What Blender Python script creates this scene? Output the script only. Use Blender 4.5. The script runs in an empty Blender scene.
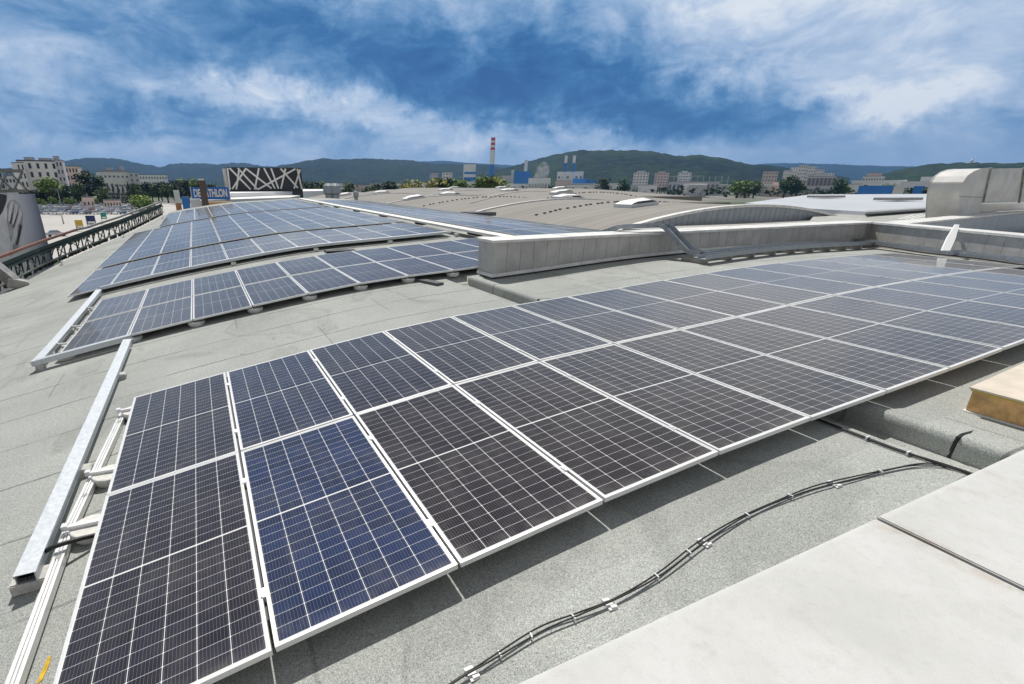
import bpy, bmesh, math, random
from mathutils import Vector, Matrix, Euler
random.seed(7)
scene = bpy.context.scene
COL = scene.collection

# ------------------------------------------------------------------ camera, world, sun, exposure
CAM = Vector((1.0105, -1.9009, 2.3296))
FPX, PCX, PCY, HORIZON, YAW = 481.9773, 419.771, 368.2713, 186.737, 0.4128
PITCH = math.atan((PCY - HORIZON) / FPX)
FW = Vector((math.sin(YAW)*math.cos(PITCH), math.cos(YAW)*math.cos(PITCH), -math.sin(PITCH)))
RT = Vector((math.cos(YAW), -math.sin(YAW), 0))
UP = RT.cross(FW)
cd = bpy.data.cameras.new('camera'); cam = bpy.data.objects.new('camera', cd); COL.objects.link(cam)
cam.matrix_world = Matrix((( RT.x, UP.x, -FW.x, CAM.x), (RT.y, UP.y, -FW.y, CAM.y), (RT.z, UP.z, -FW.z, CAM.z), (0, 0, 0, 1)))
cd.sensor_width = 36; cd.sensor_fit = 'HORIZONTAL'; cd.lens = FPX/1024*36
cd.shift_x = (512-PCX)/1024; cd.shift_y = (PCY-342)/1024
cd.clip_start = 0.05; cd.clip_end = 40000
scene.camera = cam

SUN_AZ, SUN_EL = math.radians(11), math.radians(57)       # azimuth from +Y towards +X
SUN = Vector((math.sin(SUN_AZ)*math.cos(SUN_EL), math.cos(SUN_AZ)*math.cos(SUN_EL), math.sin(SUN_EL)))
sl = bpy.data.lights.new('sun', 'SUN'); so = bpy.data.objects.new('sun', sl); COL.objects.link(so)
sl.energy = 4.3; sl.angle = math.radians(0.5); sl.color = (1.0, 0.968, 0.915)
so.rotation_euler = SUN.to_track_quat('Z', 'Y').to_euler(); so.location = (0, 0, 60)

scene.view_settings.view_transform = 'Standard'; scene.view_settings.look = 'None'
scene.view_settings.exposure = 0.0; scene.view_settings.gamma = 1.0; scene.view_settings.use_curve_mapping = False

def ray(px, py):
    return FW + RT*((px-PCX)/FPX) - UP*((py-PCY)/FPX)
def at(px, py, dist):
    """the point of the place seen at this pixel of the photograph, dist metres away over the ground"""
    d = ray(px, py); return CAM + d*(dist/math.hypot(d.x, d.y))
def atz(px, py, z):
    d = ray(px, py); return CAM + d*((z-CAM.z)/d.z)
def atv(px, py, v):
    d = ray(px, py); return CAM + d*((v-CAM.y)/d.y)

class NT:
    """small helper for node trees"""
    def __init__(s, nt): s.nt = nt; s.n = nt.nodes; s.l = nt.links
    def node(s, t, **k):
        o = s.n.new(t)
        for a, b in k.items(): setattr(o, a, b)
        return o
    def put(s, sock, v):
        if hasattr(v, 'is_output'): s.l.new(v, sock)
        elif v is not None: sock.default_value = v
    def math(s, op, a, b=None, c=None, clamp=False):
        o = s.node('ShaderNodeMath', operation=op, use_clamp=clamp)
        s.put(o.inputs[0], a); s.put(o.inputs[1], b); s.put(o.inputs[2], c); return o.outputs[0]
    def vmath(s, op, a, b=None):
        o = s.node('ShaderNodeVectorMath', operation=op); s.put(o.inputs[0], a)
        if b is not None:
            if op == 'SCALE': s.put(o.inputs[3], b)
            else: s.put(o.inputs[1], b)
        return o.outputs['Value'] if op in ('DOT_PRODUCT', 'LENGTH') else o.outputs[0]
    def mix(s, f, a, b, mode='MIX'):
        o = s.node('ShaderNodeMix', data_type='RGBA', blend_type=mode)
        s.put(o.inputs[0], f); s.put(o.inputs[6], a); s.put(o.inputs[7], b); return o.outputs[2]
    def noise(s, vec, scale, detail=4, rough=.55, dist=0.):
        o = s.node('ShaderNodeTexNoise'); s.put(o.inputs['Vector'], vec); o.inputs['Scale'].default_value = scale
        o.inputs['Detail'].default_value = detail; o.inputs['Roughness'].default_value = rough; o.inputs['Distortion'].default_value = dist
        return o.outputs['Fac']
    def ramp(s, f, stops, interp='LINEAR'):
        o = s.node('ShaderNodeValToRGB'); s.put(o.inputs[0], f); cr = o.color_ramp; cr.interpolation = interp
        while len(cr.elements) < len(stops): cr.elements.new(.5)
        for e, (p, c) in zip(cr.elements, stops): e.position = p; e.color = tuple(c)+(1,) if len(c) == 3 else c
        return o.outputs[0]
    def smooth(s, v, lo, hi, a=0., b=1.):
        o = s.node('ShaderNodeMapRange', interpolation_type='SMOOTHSTEP'); s.put(o.inputs[0], v)
        for i, q in enumerate((lo, hi, a, b)): o.inputs[i+1].default_value = q
        return o.outputs[0]
    def comb(s, x, y, z):
        o = s.node('ShaderNodeCombineXYZ'); s.put(o.inputs[0], x); s.put(o.inputs[1], y); s.put(o.inputs[2], z); return o.outputs[0]
    def sep(s, v):
        o = s.node('ShaderNodeSeparateXYZ'); s.put(o.inputs[0], v); return o.outputs

# ---- sky: NISHITA daylight under a broken deck of storm clouds
world = bpy.data.worlds.new('World'); scene.world = world; world.use_nodes = True
W = NT(world.node_tree); W.n.clear()
sky = W.node('ShaderNodeTexSky', sky_type='NISHITA', sun_disc=False); sky.sun_elevation = SUN_EL; sky.sun_rotation = SUN_AZ
sky.altitude = 300; sky.dust_density = 2.0
gen = W.node('ShaderNodeTexCoord').outputs['Generated']
sx, sy, sz = W.sep(gen)
zz = W.math('MAXIMUM', sz, 0.0)
den = W.math('ADD', zz, 0.16)
pv = W.comb(W.math('DIVIDE', sx, den), W.math('DIVIDE', sy, den), 0.0)       # the cloud deck, a plane overhead
gs = W.vmath('MULTIPLY', gen, (1., 1., 2.1))
n1 = W.noise(W.vmath('MULTIPLY', gen, (1., 1., 3.2)), 2.6, 6, .55, .3)
n2 = W.noise(gs, 5.2, 8, .60, .4)
n3 = W.smooth(W.noise(gs, 8.0, 9, .60, .6), .34, .66)
n4 = W.noise(gs, 14., 6, .62, .3)
wx = W.node('ShaderNodeTexNoise'); W.put(wx.inputs['Vector'], gen); wx.inputs['Scale'].default_value = 6.0; wx.inputs['Detail'].default_value = 6; wx.inputs['Roughness'].default_value = .62
wv = W.vmath('SCALE', W.vmath('SUBTRACT', wx.outputs['Color'], (.5, .5, .5)), .13)
wx2 = W.node('ShaderNodeTexNoise'); W.put(wx2.inputs['Vector'], gen); wx2.inputs['Scale'].default_value = 19.0; wx2.inputs['Detail'].default_value = 7; wx2.inputs['Roughness'].default_value = .65
wv2 = W.vmath('SCALE', W.vmath('SUBTRACT', wx2.outputs['Color'], (.5, .5, .5)), .085)
wdir = W.vmath('NORMALIZE', W.vmath('ADD', W.vmath('ADD', gen, wv), wv2))
def blob(px, py, rx, ry, amp):
    """a darker or brighter bank of cloud in the direction of this pixel, rx and ry degrees wide"""
    global acc
    d = ray(px, py).normalized(); r = d.cross(Vector((0, 0, 1))).normalized(); u = r.cross(d)
    a = W.math('MULTIPLY', W.vmath('DOT_PRODUCT', wdir, tuple(r)), 1/math.sin(math.radians(rx)))
    b = W.math('MULTIPLY', W.vmath('DOT_PRODUCT', wdir, tuple(u)), 1/math.sin(math.radians(ry)))
    front = W.math('GREATER_THAN', W.vmath('DOT_PRODUCT', wdir, tuple(d)), 0.0)
    q = W.math('ADD', W.math('MULTIPLY', a, a), W.math('MULTIPLY', b, b))
    g = W.math('MULTIPLY', W.math('POWER', 2.718, W.math('MULTIPLY', q, -1.0)), front)
    acc = W.math('MULTIPLY_ADD', g, amp, acc)
acc = W.math('MULTIPLY_ADD', W.math('SUBTRACT', n1, .5), .50, .545)
acc = W.math('MULTIPLY_ADD', W.math('SUBTRACT', n2, .5), .27, acc)
acc = W.math('MULTIPLY_ADD', W.math('SUBTRACT', n3, .5), .17, acc)
acc = W.math('MULTIPLY_ADD', W.math('SUBTRACT', n4, .5), .13, acc)
n5 = W.noise(W.vmath('MULTIPLY', gen, (1., 1., 2.2)), 7.5, 7, .60, .5)
acc = W.math('MULTIPLY_ADD', W.math('SUBTRACT', W.math('ABSOLUTE', W.math('SUBTRACT', n5, .5)), .075), 1.0, acc)        # billows
BLOBS = [(240, 35, 10, 4, -.14), (330, 45, 10, 4, -.18), (430, 70, 10, 4, -.26), (520, 85, 9, 3.4, -.30), (610, 95, 9, 3.2, -.34), (690, 110, 8, 2.6, -.30), (770, 122, 7, 2, -.20), (560, 40, 8, 3, -.14), (120, 20, 9, 3, -.05),
         (60, 112, 9, 2.2, -.10), (180, 118, 8, 1.6, -.10), (30, 58, 4.5, 1.5, .14), (190, 88, 5, 1.2, .14), (240, 92, 6, 1.2, .20), (320, 103, 7, 1.3, .30), (400, 119, 7, 1.3, .28), (480, 138, 9, 1.2, .28), (600, 150, 10, 1.2, .22), (330, 128, 8, 1.0, -.10), (150, 150, 16, 1.3, .08), (120, 138, 4, .8, .12),
         (760, 30, 9, 5, .08), (880, 30, 12, 5, .09), (980, 60, 9, 6, .08), (835, 90, 3, 1.1, .20), (920, 94, 4, 1.0, .28), (690, 75, 4, 2, .12), (465, 28, 1.6, 3.2, .12), (900, 152, 12, 1.4, -.08),
         (800, -40, 9, 4, .22), (900, -150, 24, 14, .22), (560, -190, 16, 12, .05), (310, -260, 9, 9, -.5), (130, -250, 11, 12, -.10), (420, -330, 18, 11, -.22), (700, -330, 20, 14, .2)]
for bb in BLOBS: blob(*bb)
cloud = W.ramp(acc, [(0.0, (.010, .090, .290)), (.18, (.028, .145, .365)), (.34, (.090, .235, .47)), (.48, (.195, .345, .575)), (.62, (.335, .47, .68)), (.78, (.51, .62, .79)), (.95, (.78, .835, .90))])
cloud10 = W.vmath('SCALE', cloud, 10.0)
hz = W.smooth(sz, .015, .085, .80, 0.)
c2 = W.mix(hz, cloud10, (3.9, 5.0, 6.5, 1))
# overhead and behind, the unseen deck: grey white, brightened behind to light shaded faces
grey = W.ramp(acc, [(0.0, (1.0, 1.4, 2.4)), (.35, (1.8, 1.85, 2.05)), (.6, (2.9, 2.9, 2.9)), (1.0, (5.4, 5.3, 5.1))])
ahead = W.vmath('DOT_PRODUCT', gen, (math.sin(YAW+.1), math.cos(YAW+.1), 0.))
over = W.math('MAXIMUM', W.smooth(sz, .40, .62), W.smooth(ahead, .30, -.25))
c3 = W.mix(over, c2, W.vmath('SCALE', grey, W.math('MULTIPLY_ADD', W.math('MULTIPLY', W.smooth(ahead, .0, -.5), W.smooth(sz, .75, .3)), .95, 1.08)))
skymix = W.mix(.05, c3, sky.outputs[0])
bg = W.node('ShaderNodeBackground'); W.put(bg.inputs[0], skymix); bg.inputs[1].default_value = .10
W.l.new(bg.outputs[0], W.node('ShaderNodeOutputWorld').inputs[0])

# ------------------------------------------------------------------ helpers
def tag(o, label=None, cat=None, group=None, kind=None):
    for k, v in (('label', label), ('category', cat), ('group', group), ('kind', kind)):
        if v: o[k] = v
    return o
def empty(name, loc=(0, 0, 0), rz=0., **k):
    o = bpy.data.objects.new(name, None); COL.objects.link(o); o.location = loc; o.rotation_euler = (0, 0, rz); o.empty_display_size = .2
    return tag(o, **k)
class MB:
    """collects shapes and links them as one mesh object"""
    def __init__(s): s.v = []; s.f = []; s.m = []; s.uv = {}
    def poly(s, pts, mi=0, faces=None):
        b = len(s.v); s.v += [tuple(p) for p in pts]
        for fc in (faces or [range(len(pts))]): s.f.append([b+i for i in fc]); s.m.append(mi)
        return s
    def box(s, c, d, mi=0, rot=None, skip=()):
        x, y, z = d[0]/2, d[1]/2, d[2]/2
        p = [Vector((a, b, e)) for e in (-z, z) for a, b in ((-x, -y), (x, -y), (x, y), (-x, y))]
        if rot is not None: p = [rot @ q for q in p]
        c = Vector(c)
        F = [(3, 2, 1, 0), (4, 5, 6, 7), (0, 1, 5, 4), (1, 2, 6, 5), (2, 3, 7, 6), (3, 0, 4, 7)]
        return s.poly([q+c for q in p], mi, [f for i, f in enumerate(F) if i not in skip])
    def lo_hi(s, a, b, mi=0):
        return s.box([(a[i]+b[i])/2 for i in range(3)], [abs(b[i]-a[i]) for i in range(3)], mi)
    def bar(s, a, b, w, h, mi=0, up=(0, 0, 1)):
        a, b = Vector(a), Vector(b); d = b-a; L = d.length; d.normalize(); u = Vector(up); r = d.cross(u).normalized(); u = r.cross(d)
        R = Matrix((r, d, u)).transposed()
        return s.box((a+b)/2, (w, L, h), mi, R)
    def sweep(s, path, prof, mi=0, closed=True, ups=None, cap=True):
        """profile (x across, z up) swept along a path"""
        path = [Vector(p) for p in path]; n = len(prof); b = len(s.v)
        for i, p in enumerate(path):
            t = (path[min(i+1, len(path)-1)]-path[max(i-1, 0)]).normalized(); r = t.cross(Vector((0, 0, 1)))
            r = r.normalized() if r.length > 1e-4 else Vector((1, 0, 0)); u = r.cross(t)
            s.v += [tuple(p+r*x+u*z) for x, z in prof]
        for i in range(len(path)-1):
            for k in range(n if closed else n-1):
                k2 = (k+1) % n; s.f.append([b+i*n+k, b+i*n+k2, b+(i+1)*n+k2, b+(i+1)*n+k]); s.m.append(mi)
        if cap and closed:
            s.f.append([b+k for k in range(n)][::-1]); s.m.append(mi); e = b+(len(path)-1)*n; s.f.append([e+k for k in range(n)]); s.m.append(mi)
        return s
    def tube(s, path, r, n=8, mi=0):
        return s.sweep(path, [(r*math.cos(2*math.pi*k/n), r*math.sin(2*math.pi*k/n)) for k in range(n)], mi)
    def lathe(s, c, prof, n=20, mi=0):
        b = len(s.v); c = Vector(c)
        for r, z in prof:
            for k in range(n): s.v.append((c.x+r*math.cos(2*math.pi*k/n), c.y+r*math.sin(2*math.pi*k/n), c.z+z))
        for i in range(len(prof)-1):
            for k in range(n): k2 = (k+1) % n; s.f.append([b+i*n+k, b+i*n+k2, b+(i+1)*n+k2, b+(i+1)*n+k]); s.m.append(mi)
        e = b+(len(prof)-1)*n; s.f.append([e+k for k in range(n)]); s.m.append(mi); s.f.append([b+k for k in range(n)][::-1]); s.m.append(mi)
        return s
    def grid(s, rows, mi=0):
        b = len(s.v); n = len(rows[0])
        for r in rows: s.v += [tuple(p) for p in r]
        for i in range(len(rows)-1):
            for k in range(n-1): s.f.append([b+i*n+k, b+i*n+k+1, b+(i+1)*n+k+1, b+(i+1)*n+k]); s.m.append(mi)
        return s
    def mesh(s, name, mats, smooth=False):
        me = bpy.data.meshes.new(name); me.from_pydata(s.v, [], s.f); me.update()
        for m in (mats if isinstance(mats, (list, tuple)) else [mats]): me.materials.append(m)
        for p, i in zip(me.polygons, s.m): p.material_index = i; p.use_smooth = smooth
        return me
    def build(s, name, mats, parent=None, smooth=False, bevel=0., loc=None, **k):
        me = s.mesh(name, mats, smooth)
        if bevel:
            bm = bmesh.new(); bm.from_mesh(me); bmesh.ops.remove_doubles(bm, verts=bm.verts, dist=1e-5)
            bmesh.ops.bevel(bm, geom=[e for e in bm.edges if len(e.link_faces) == 2 and e.calc_face_angle(0) > .5], offset=bevel, segments=2, affect='EDGES'); bm.to_mesh(me); bm.free()
        return link(name, me, parent, loc, **k)
def link(name, me, parent=None, loc=None, **k):
    o = bpy.data.objects.new(name, me); COL.objects.link(o)
    if parent: o.parent = parent
    if loc is not None: o.location = loc
    return tag(o, **k)
ORD = 'first second third fourth fifth sixth seventh eighth ninth tenth eleventh twelfth thirteenth fourteenth fifteenth sixteenth seventeenth eighteenth nineteenth twentieth'.split()

# ------------------------------------------------------------------ materials
def mat(name, col, rough=.6, metal=0., var=.0, vscale=3., bump=0., bscale=40., spec=.5, col2=None, coords='Object', detail=5):
    m = bpy.data.materials.new(name); m.use_nodes = True; T = NT(m.node_tree); b = T.n['Principled BSDF']
    b.inputs['Roughness'].default_value = rough; b.inputs['Metallic'].default_value = metal; b.inputs['Specular IOR Level'].default_value = spec
    b.inputs['Base Color'].default_value = tuple(col)+(1,)
    if var or bump or col2:
        tc = T.node('ShaderNodeTexCoord').outputs[coords]
        if var or col2:
            n = T.noise(tc, vscale, detail, .6)
            lo = tuple(c*(1-var) for c in col)+(1,); hi = tuple(min(1, c*(1+var)) for c in col)+(1,)
            if col2: lo, hi = tuple(col)+(1,), tuple(col2)+(1,)
            T.put(b.inputs['Base Color'], T.mix(T.smooth(n, .3, .7), lo, hi))
            T.put(b.inputs['Roughness'], T.math('MULTIPLY_ADD', n, .25, rough-.12, clamp=True))
        if bump:
            bn = T.node('ShaderNodeBump'); bn.inputs['Strength'].default_value = bump; bn.inputs['Distance'].default_value = .01
            T.put(bn.inputs['Height'], T.noise(tc, bscale, 3)); T.put(b.inputs['Normal'], bn.outputs[0])
    return m

def felt_material(name, base, seam_dir='y', pitch=1.0):
    """grey mineral felt: granules, weathering, lap seams"""
    m = bpy.data.materials.new(name); m.use_nodes = True; T = NT(m.node_tree); b = T.n['Principled BSDF']; b.inputs['Specular IOR Level'].default_value = .25
    tc = T.node('ShaderNodeTexCoord').outputs['Object']; x, y, z = T.sep(tc)
    if seam_dir == 'x': x, y = y, x
    g = T.noise(tc, 130, 2, .7); g2 = T.noise(tc, 48, 3, .75); st = T.noise(tc, .55, 6, .62); st2 = T.noise(tc, 3.1, 5, .65, .5)
    wob = T.math('MULTIPLY', T.math('SUBTRACT', T.noise(tc, 1.3, 4, .6), .5), .10)
    yy = T.math('DIVIDE', T.math('ADD', T.math('ADD', y, wob), .32), pitch)
    row = T.math('FLOOR', yy); fr = T.math('FRACT', yy)
    seam = T.math('SUBTRACT', 1., T.smooth(T.math('ABSOLUTE', T.math('SUBTRACT', fr, .5)), .008, .020))
    broken = T.math('MULTIPLY_ADD', T.smooth(T.noise(tc, 1.1, 4, .65), .36, .58), .75, .25)
    seam = T.math('MULTIPLY', seam, broken)
    wn = T.node('ShaderNodeTexWhiteNoise', noise_dimensions='1D'); T.put(wn.inputs['W'], row)
    xx = T.math('MULTIPLY_ADD', wn.outputs['Value'], 7.3, T.math('DIVIDE', T.math('ADD', x, wob), 5.0))
    fx = T.math('FRACT', xx)
    cross = T.math('SUBTRACT', 1., T.smooth(T.math('ABSOLUTE', T.math('SUBTRACT', fx, .5)), .0013, .0035))
    lines = T.math('MAXIMUM', seam, T.math('MULTIPLY', cross, .45))
    wn2 = T.node('ShaderNodeTexWhiteNoise', noise_dimensions='2D'); T.put(wn2.inputs['Vector'], T.comb(row, T.math('FLOOR', T.math('ADD', xx, .5)), 0.))
    k = T.math('MULTIPLY_ADD', T.math('SUBTRACT', g, .5), 1.7, 1.0)
    k = T.math('MULTIPLY', k, T.math('MULTIPLY_ADD', T.smooth(T.noise(tc, 185, 1, .5), .55, .66), -.55, 1.10))
    k = T.math('MULTIPLY', k, T.math('MULTIPLY_ADD', T.math('SUBTRACT', g2, .5), .75, 1.0))
    k = T.math('MULTIPLY', k, T.math('MULTIPLY_ADD', T.math('SUBTRACT', st, .5), .60, 1.0))
    k = T.math('MULTIPLY', k, T.math('MULTIPLY_ADD', T.math('SUBTRACT', wn2.outputs['Value'], .5), .09, 1.0))
    k = T.math('MULTIPLY', k, T.math('MULTIPLY_ADD', T.smooth(st2, .66, .80), -.20, 1.0))
    pud = T.noise(T.vmath('MULTIPLY', tc, (1., .6, 1.)), .8, 3, .5, .8); ring = T.math('SUBTRACT', T.smooth(pud, .56, .60), T.smooth(pud, .60, .66))
    k = T.math('MULTIPLY', k, T.math('MULTIPLY_ADD', ring, -.13, 1.0)); k = T.math('MULTIPLY', k, T.math('MULTIPLY_ADD', T.smooth(pud, .58, .70), -.06, 1.0))
    sp = T.node('ShaderNodeTexVoronoi'); T.put(sp.inputs['Vector'], tc); sp.inputs['Scale'].default_value = 2.2; spk = T.math('MULTIPLY', T.smooth(sp.outputs['Distance'], .075, .045), T.math('GREATER_THAN', T.sep(sp.outputs['Color'])[0], .72))
    k = T.math('MULTIPLY', k, T.math('MULTIPLY_ADD', spk, -.38, 1.0))
    k = T.math('MULTIPLY', k, T.math('MULTIPLY_ADD', lines, -.55, 1.0))
    T.put(b.inputs['Base Color'], T.vmath('SCALE', tuple(base), k)); b.inputs['Roughness'].default_value = .92
    bn = T.node('ShaderNodeBump'); bn.inputs['Strength'].default_value = .55; bn.inputs['Distance'].default_value = .004
    T.put(bn.inputs['Height'], T.math('MULTIPLY_ADD', lines, -1.2, T.math('ADD', g, g2))); T.put(b.inputs['Normal'], bn.outputs[0])
    return m

M = {}
M['felt'] = felt_material('grey_mineral_felt', (.360, .373, .350))
M['felt2'] = felt_material('pale_roof_felt', (.40, .40, .375), 'x', 1.2)
M['alu'] = mat('aluminium', (.80, .80, .79), .42, .55, .06, 9)
M['white_alu'] = mat('bright_anodised_frame', (.80, .80, .79), .38, .25, .04, 6)
M['galv'] = mat('galvanised_steel', (.60, .625, .645), .45, .4, .06, 30, .03, 60)
M['galv_dark'] = mat('grey_cable_tray', (.34, .37, .40), .45, .45, .15, 10)
M['clad'] = mat('pale_zinc_cladding', (.50, .485, .46), .55, .25, .14, 2.2, .03, 20)
M['clad_dark'] = mat('cladding_joint', (.06, .06, .06), .8)
M['cap'] = mat('weathered_white_coping', (.70, .69, .66), .6, .1, .14, 3.5, .05, 25)
M['gable'] = mat('blue_grey_cladding', (.37, .40, .43), .5, .25, .12, 1.5)
M['white'] = mat('white_paint', (.80, .80, .78), .6, 0, .06, 1.0)
M['concrete'] = mat('concrete', (.50, .49, .46), .9, 0, .18, 18, .3, 90)
M['pad'] = mat('pale_concrete_pad', (.66, .65, .61), .85, 0, .12, 15, .2, 70)
M['black'] = mat('black_rubber', (.012, .012, .013), .5, 0)
M['zip'] = mat('white_plastic', (.80, .80, .79), .4)
M['ply'] = mat('pale_plywood', (.66, .58, .48), .7, 0, .10, 5, .1, 30)
M['timber'] = mat('varnished_timber', (.64, .38, .15), .5, 0, .3, 9, .1, 30)
M['yellow'] = mat('yellow_edge', (.55, .42, .03), .6)
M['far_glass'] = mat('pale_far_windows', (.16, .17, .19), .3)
M['pale_roof'] = mat('pale_grey_membrane', (.50, .52, .54), .5, .1, .08, .3)
M['glass_dark'] = mat('window_glass', (.03, .04, .05), .12)
M['ground_white'] = mat('pale_concrete_yard', (.46, .44, .41), .9, 0, .08, .05)
M['rust'] = mat('red_lead_rail', (.22, .085, .06), .6, 0, .25, 3)
M['rail_green'] = mat('dark_green_mesh', (.020, .042, .034), .7, 0, .3, 4)
M['rail_grey'] = mat('weathered_grey_rail', (.22, .22, .20), .6, .2, .2, 3)
M['steel_post'] = mat('weathered_steel', (.33, .32, .30), .5, .4, .2, 4)
M['stone'] = mat('rendered_wall_cream', (.76, .74, .69), .85, 0, .07, .12)
M['grey_wall'] = mat('rendered_wall_grey', (.54, .54, .55), .85, 0, .08, .1)
M['pink_wall'] = mat('rendered_wall_pink', (.68, .54, .48), .85, 0, .07, .1)
M['white_wall'] = mat('white_wall', (.80, .80, .79), .8, 0, .06, .1)
M['blue'] = mat('bright_blue_metal', (.03, .21, .60), .45, 0, .08, .2)
M['sign_blue'] = mat('blue_sign_face', (.015, .155, .55), .4)
M['red'] = mat('red_band_paint', (.66, .07, .06), .6)
M['dark_facade'] = mat('dark_facade_panel', (.020, .023, .028), .45)
M['band'] = mat('pale_facade_band', (.74, .72, .69), .7, 0, .06, .5)
M['trunk'] = mat('bark', (.07, .05, .035), .9)
M['slate'] = mat('dark_roofing', (.10, .10, .11), .8, 0, .2, .3)

def panel_materials():
    m = bpy.data.materials.new('solar_cells'); m.use_nodes = True; T = NT(m.node_tree); b = T.n['Principled BSDF']
    uv = T.node('ShaderNodeUVMap'); uv.uv_map = 'UVMap'; u, v, _ = T.sep(uv.outputs[0])
    # panel local metres: u 0..1.038 (six cells), v 0..2.095 (two halves of twelve half cells)
    MX, MY, GAP = .022, .026, .012
    cw = (1.038-2*MX)/6; chh = (2.095-2*MY-GAP)/24
    a = T.math('DIVIDE', T.math('SUBTRACT', u, MX), cw); fa = T.math('FRACT', a)
    half = T.math('GREATER_THAN', v, 2.095/2)
    v2 = T.math('SUBTRACT', T.math('SUBTRACT', v, MY), T.math('MULTIPLY', half, 12*chh+GAP))
    c = T.math('DIVIDE', v2, chh); fc = T.math('FRACT', c)
    dx = T.math('MULTIPLY', T.math('SUBTRACT', .5, T.math('ABSOLUTE', T.math('SUBTRACT', fa, .5))), cw)
    dy = T.math('MULTIPLY', T.math('SUBTRACT', .5, T.math('ABSOLUTE', T.math('SUBTRACT', fc, .5))), chh)
    lx = T.math('LESS_THAN', dx, .0019); ly = T.math('LESS_THAN', dy, .00095)
    dia = T.math('LESS_THAN', T.math('ADD', dx, dy), .0068)
    out = T.math('MAXIMUM', T.math('MAXIMUM', T.math('LESS_THAN', a, 0.), T.math('GREATER_THAN', a, 6.)), T.math('MAXIMUM', T.math('LESS_THAN', c, 0.), T.math('GREATER_THAN', c, 12.)))
    line = T.math('MAXIMUM', T.math('MAXIMUM', lx, ly), T.math('MAXIMUM', dia, out))
    fb = T.math('FRACT', T.math('MULTIPLY', fa, 9.0))
    bus = T.math('LESS_THAN', T.math('ABSOLUTE', T.math('SUBTRACT', fb, .5)), .034)
    oi = T.node('ShaderNodeObjectInfo')
    wn = T.node('ShaderNodeTexWhiteNoise', noise_dimensions='3D')
    T.put(wn.inputs['Vector'], T.comb(T.math('FLOOR', a), T.math('FLOOR', T.math('ADD', c, T.math('MULTIPLY', half, 20.))), T.math('MULTIPLY', oi.outputs['Random'], 50.)))
    big = T.noise(uv.outputs[0], 1.6, 3)
    f1 = T.math('ADD', T.math('MULTIPLY', wn.outputs['Value'], .35), T.math('MULTIPLY', big, .65))
    warm = T.mix(T.smooth(f1, .25, .75), (.017, .0145, .0185, 1), (.027, .0225, .0235, 1))
    blue = T.mix(T.smooth(f1, .25, .75), (.010, .024, .070, 1), (.014, .036, .115, 1))
    at_ = T.node('ShaderNodeAttribute'); at_.attribute_type = 'OBJECT'; at_.attribute_name = 'blue'
    bl = T.math('MAXIMUM', at_.outputs['Fac'], T.math('MULTIPLY', oi.outputs['Random'], .12))
    cell = T.mix(bl, warm, blue)
    cell = T.mix(T.math('MULTIPLY', bus, .42), cell, (.40, .40, .41, 1))
    colr = T.mix(line, cell, (.74, .74, .73, 1))
    T.put(b.inputs['Base Color'], colr)
    dn = T.noise(T.node('ShaderNodeTexCoord').outputs['Object'], 2.3, 6, .65)
    b.inputs['Specular Tint'].default_value = (1., .78, .58, 1); b.inputs['IOR'].default_value = 1.32; T.put(b.inputs['Roughness'], T.math('MULTIPLY_ADD', dn, .05, .055))
    b.inputs['Sheen Weight'].default_value = .48; b.inputs['Sheen Roughness'].default_value = .35; b.inputs['Sheen Tint'].default_value = (1., .90, .78, 1)
    # a thin film of roof dust on the glass
    d = T.node('ShaderNodeBsdfDiffuse'); d.inputs[0].default_value = (.62, .59, .54, 1)
    oc = T.node('ShaderNodeTexCoord').outputs['Object']; ow = T.vmath('ADD', oc, T.comb(T.math('MULTIPLY', oi.outputs['Random'], 37.), T.math('MULTIPLY', oi.outputs['Random'], 91.), 0.))
    streak = T.noise(T.vmath('MULTIPLY', ow, (9., 1.1, 1.)), 1.6, 5, .65)
    grime = T.math('MULTIPLY', T.smooth(v, .16, .0), T.smooth(T.noise(ow, 7., 4, .6), .35, .7))
    drop = T.node('ShaderNodeTexVoronoi'); T.put(drop.inputs['Vector'], T.vmath('ADD', ow, T.vmath('SCALE', T.comb(T.noise(ow, 25., 3), T.noise(ow, 31., 3), 0.), .03))); drop.inputs['Scale'].default_value = 1.15
    spot = T.math('MULTIPLY', T.smooth(drop.outputs['Distance'], .018, .009), T.math('GREATER_THAN', T.sep(drop.outputs['Color'])[0], .55))
    df = T.math('MULTIPLY_ADD', T.smooth(dn, .38, .72), .040, .010); df = T.math('MULTIPLY_ADD', T.smooth(streak, .50, .78), .035, df); df = T.math('MULTIPLY_ADD', grime, .10, df); df = T.math('MULTIPLY_ADD', spot, .55, df, True)
    ms = T.node('ShaderNodeMixShader'); T.put(ms.inputs[0], df)
    T.l.new(b.outputs[0], ms.inputs[1]); T.l.new(d.outputs[0], ms.inputs[2]); T.l.new(ms.outputs[0], T.n['Material Output'].inputs[0])
    return m
M['cells'] = panel_materials()

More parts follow.
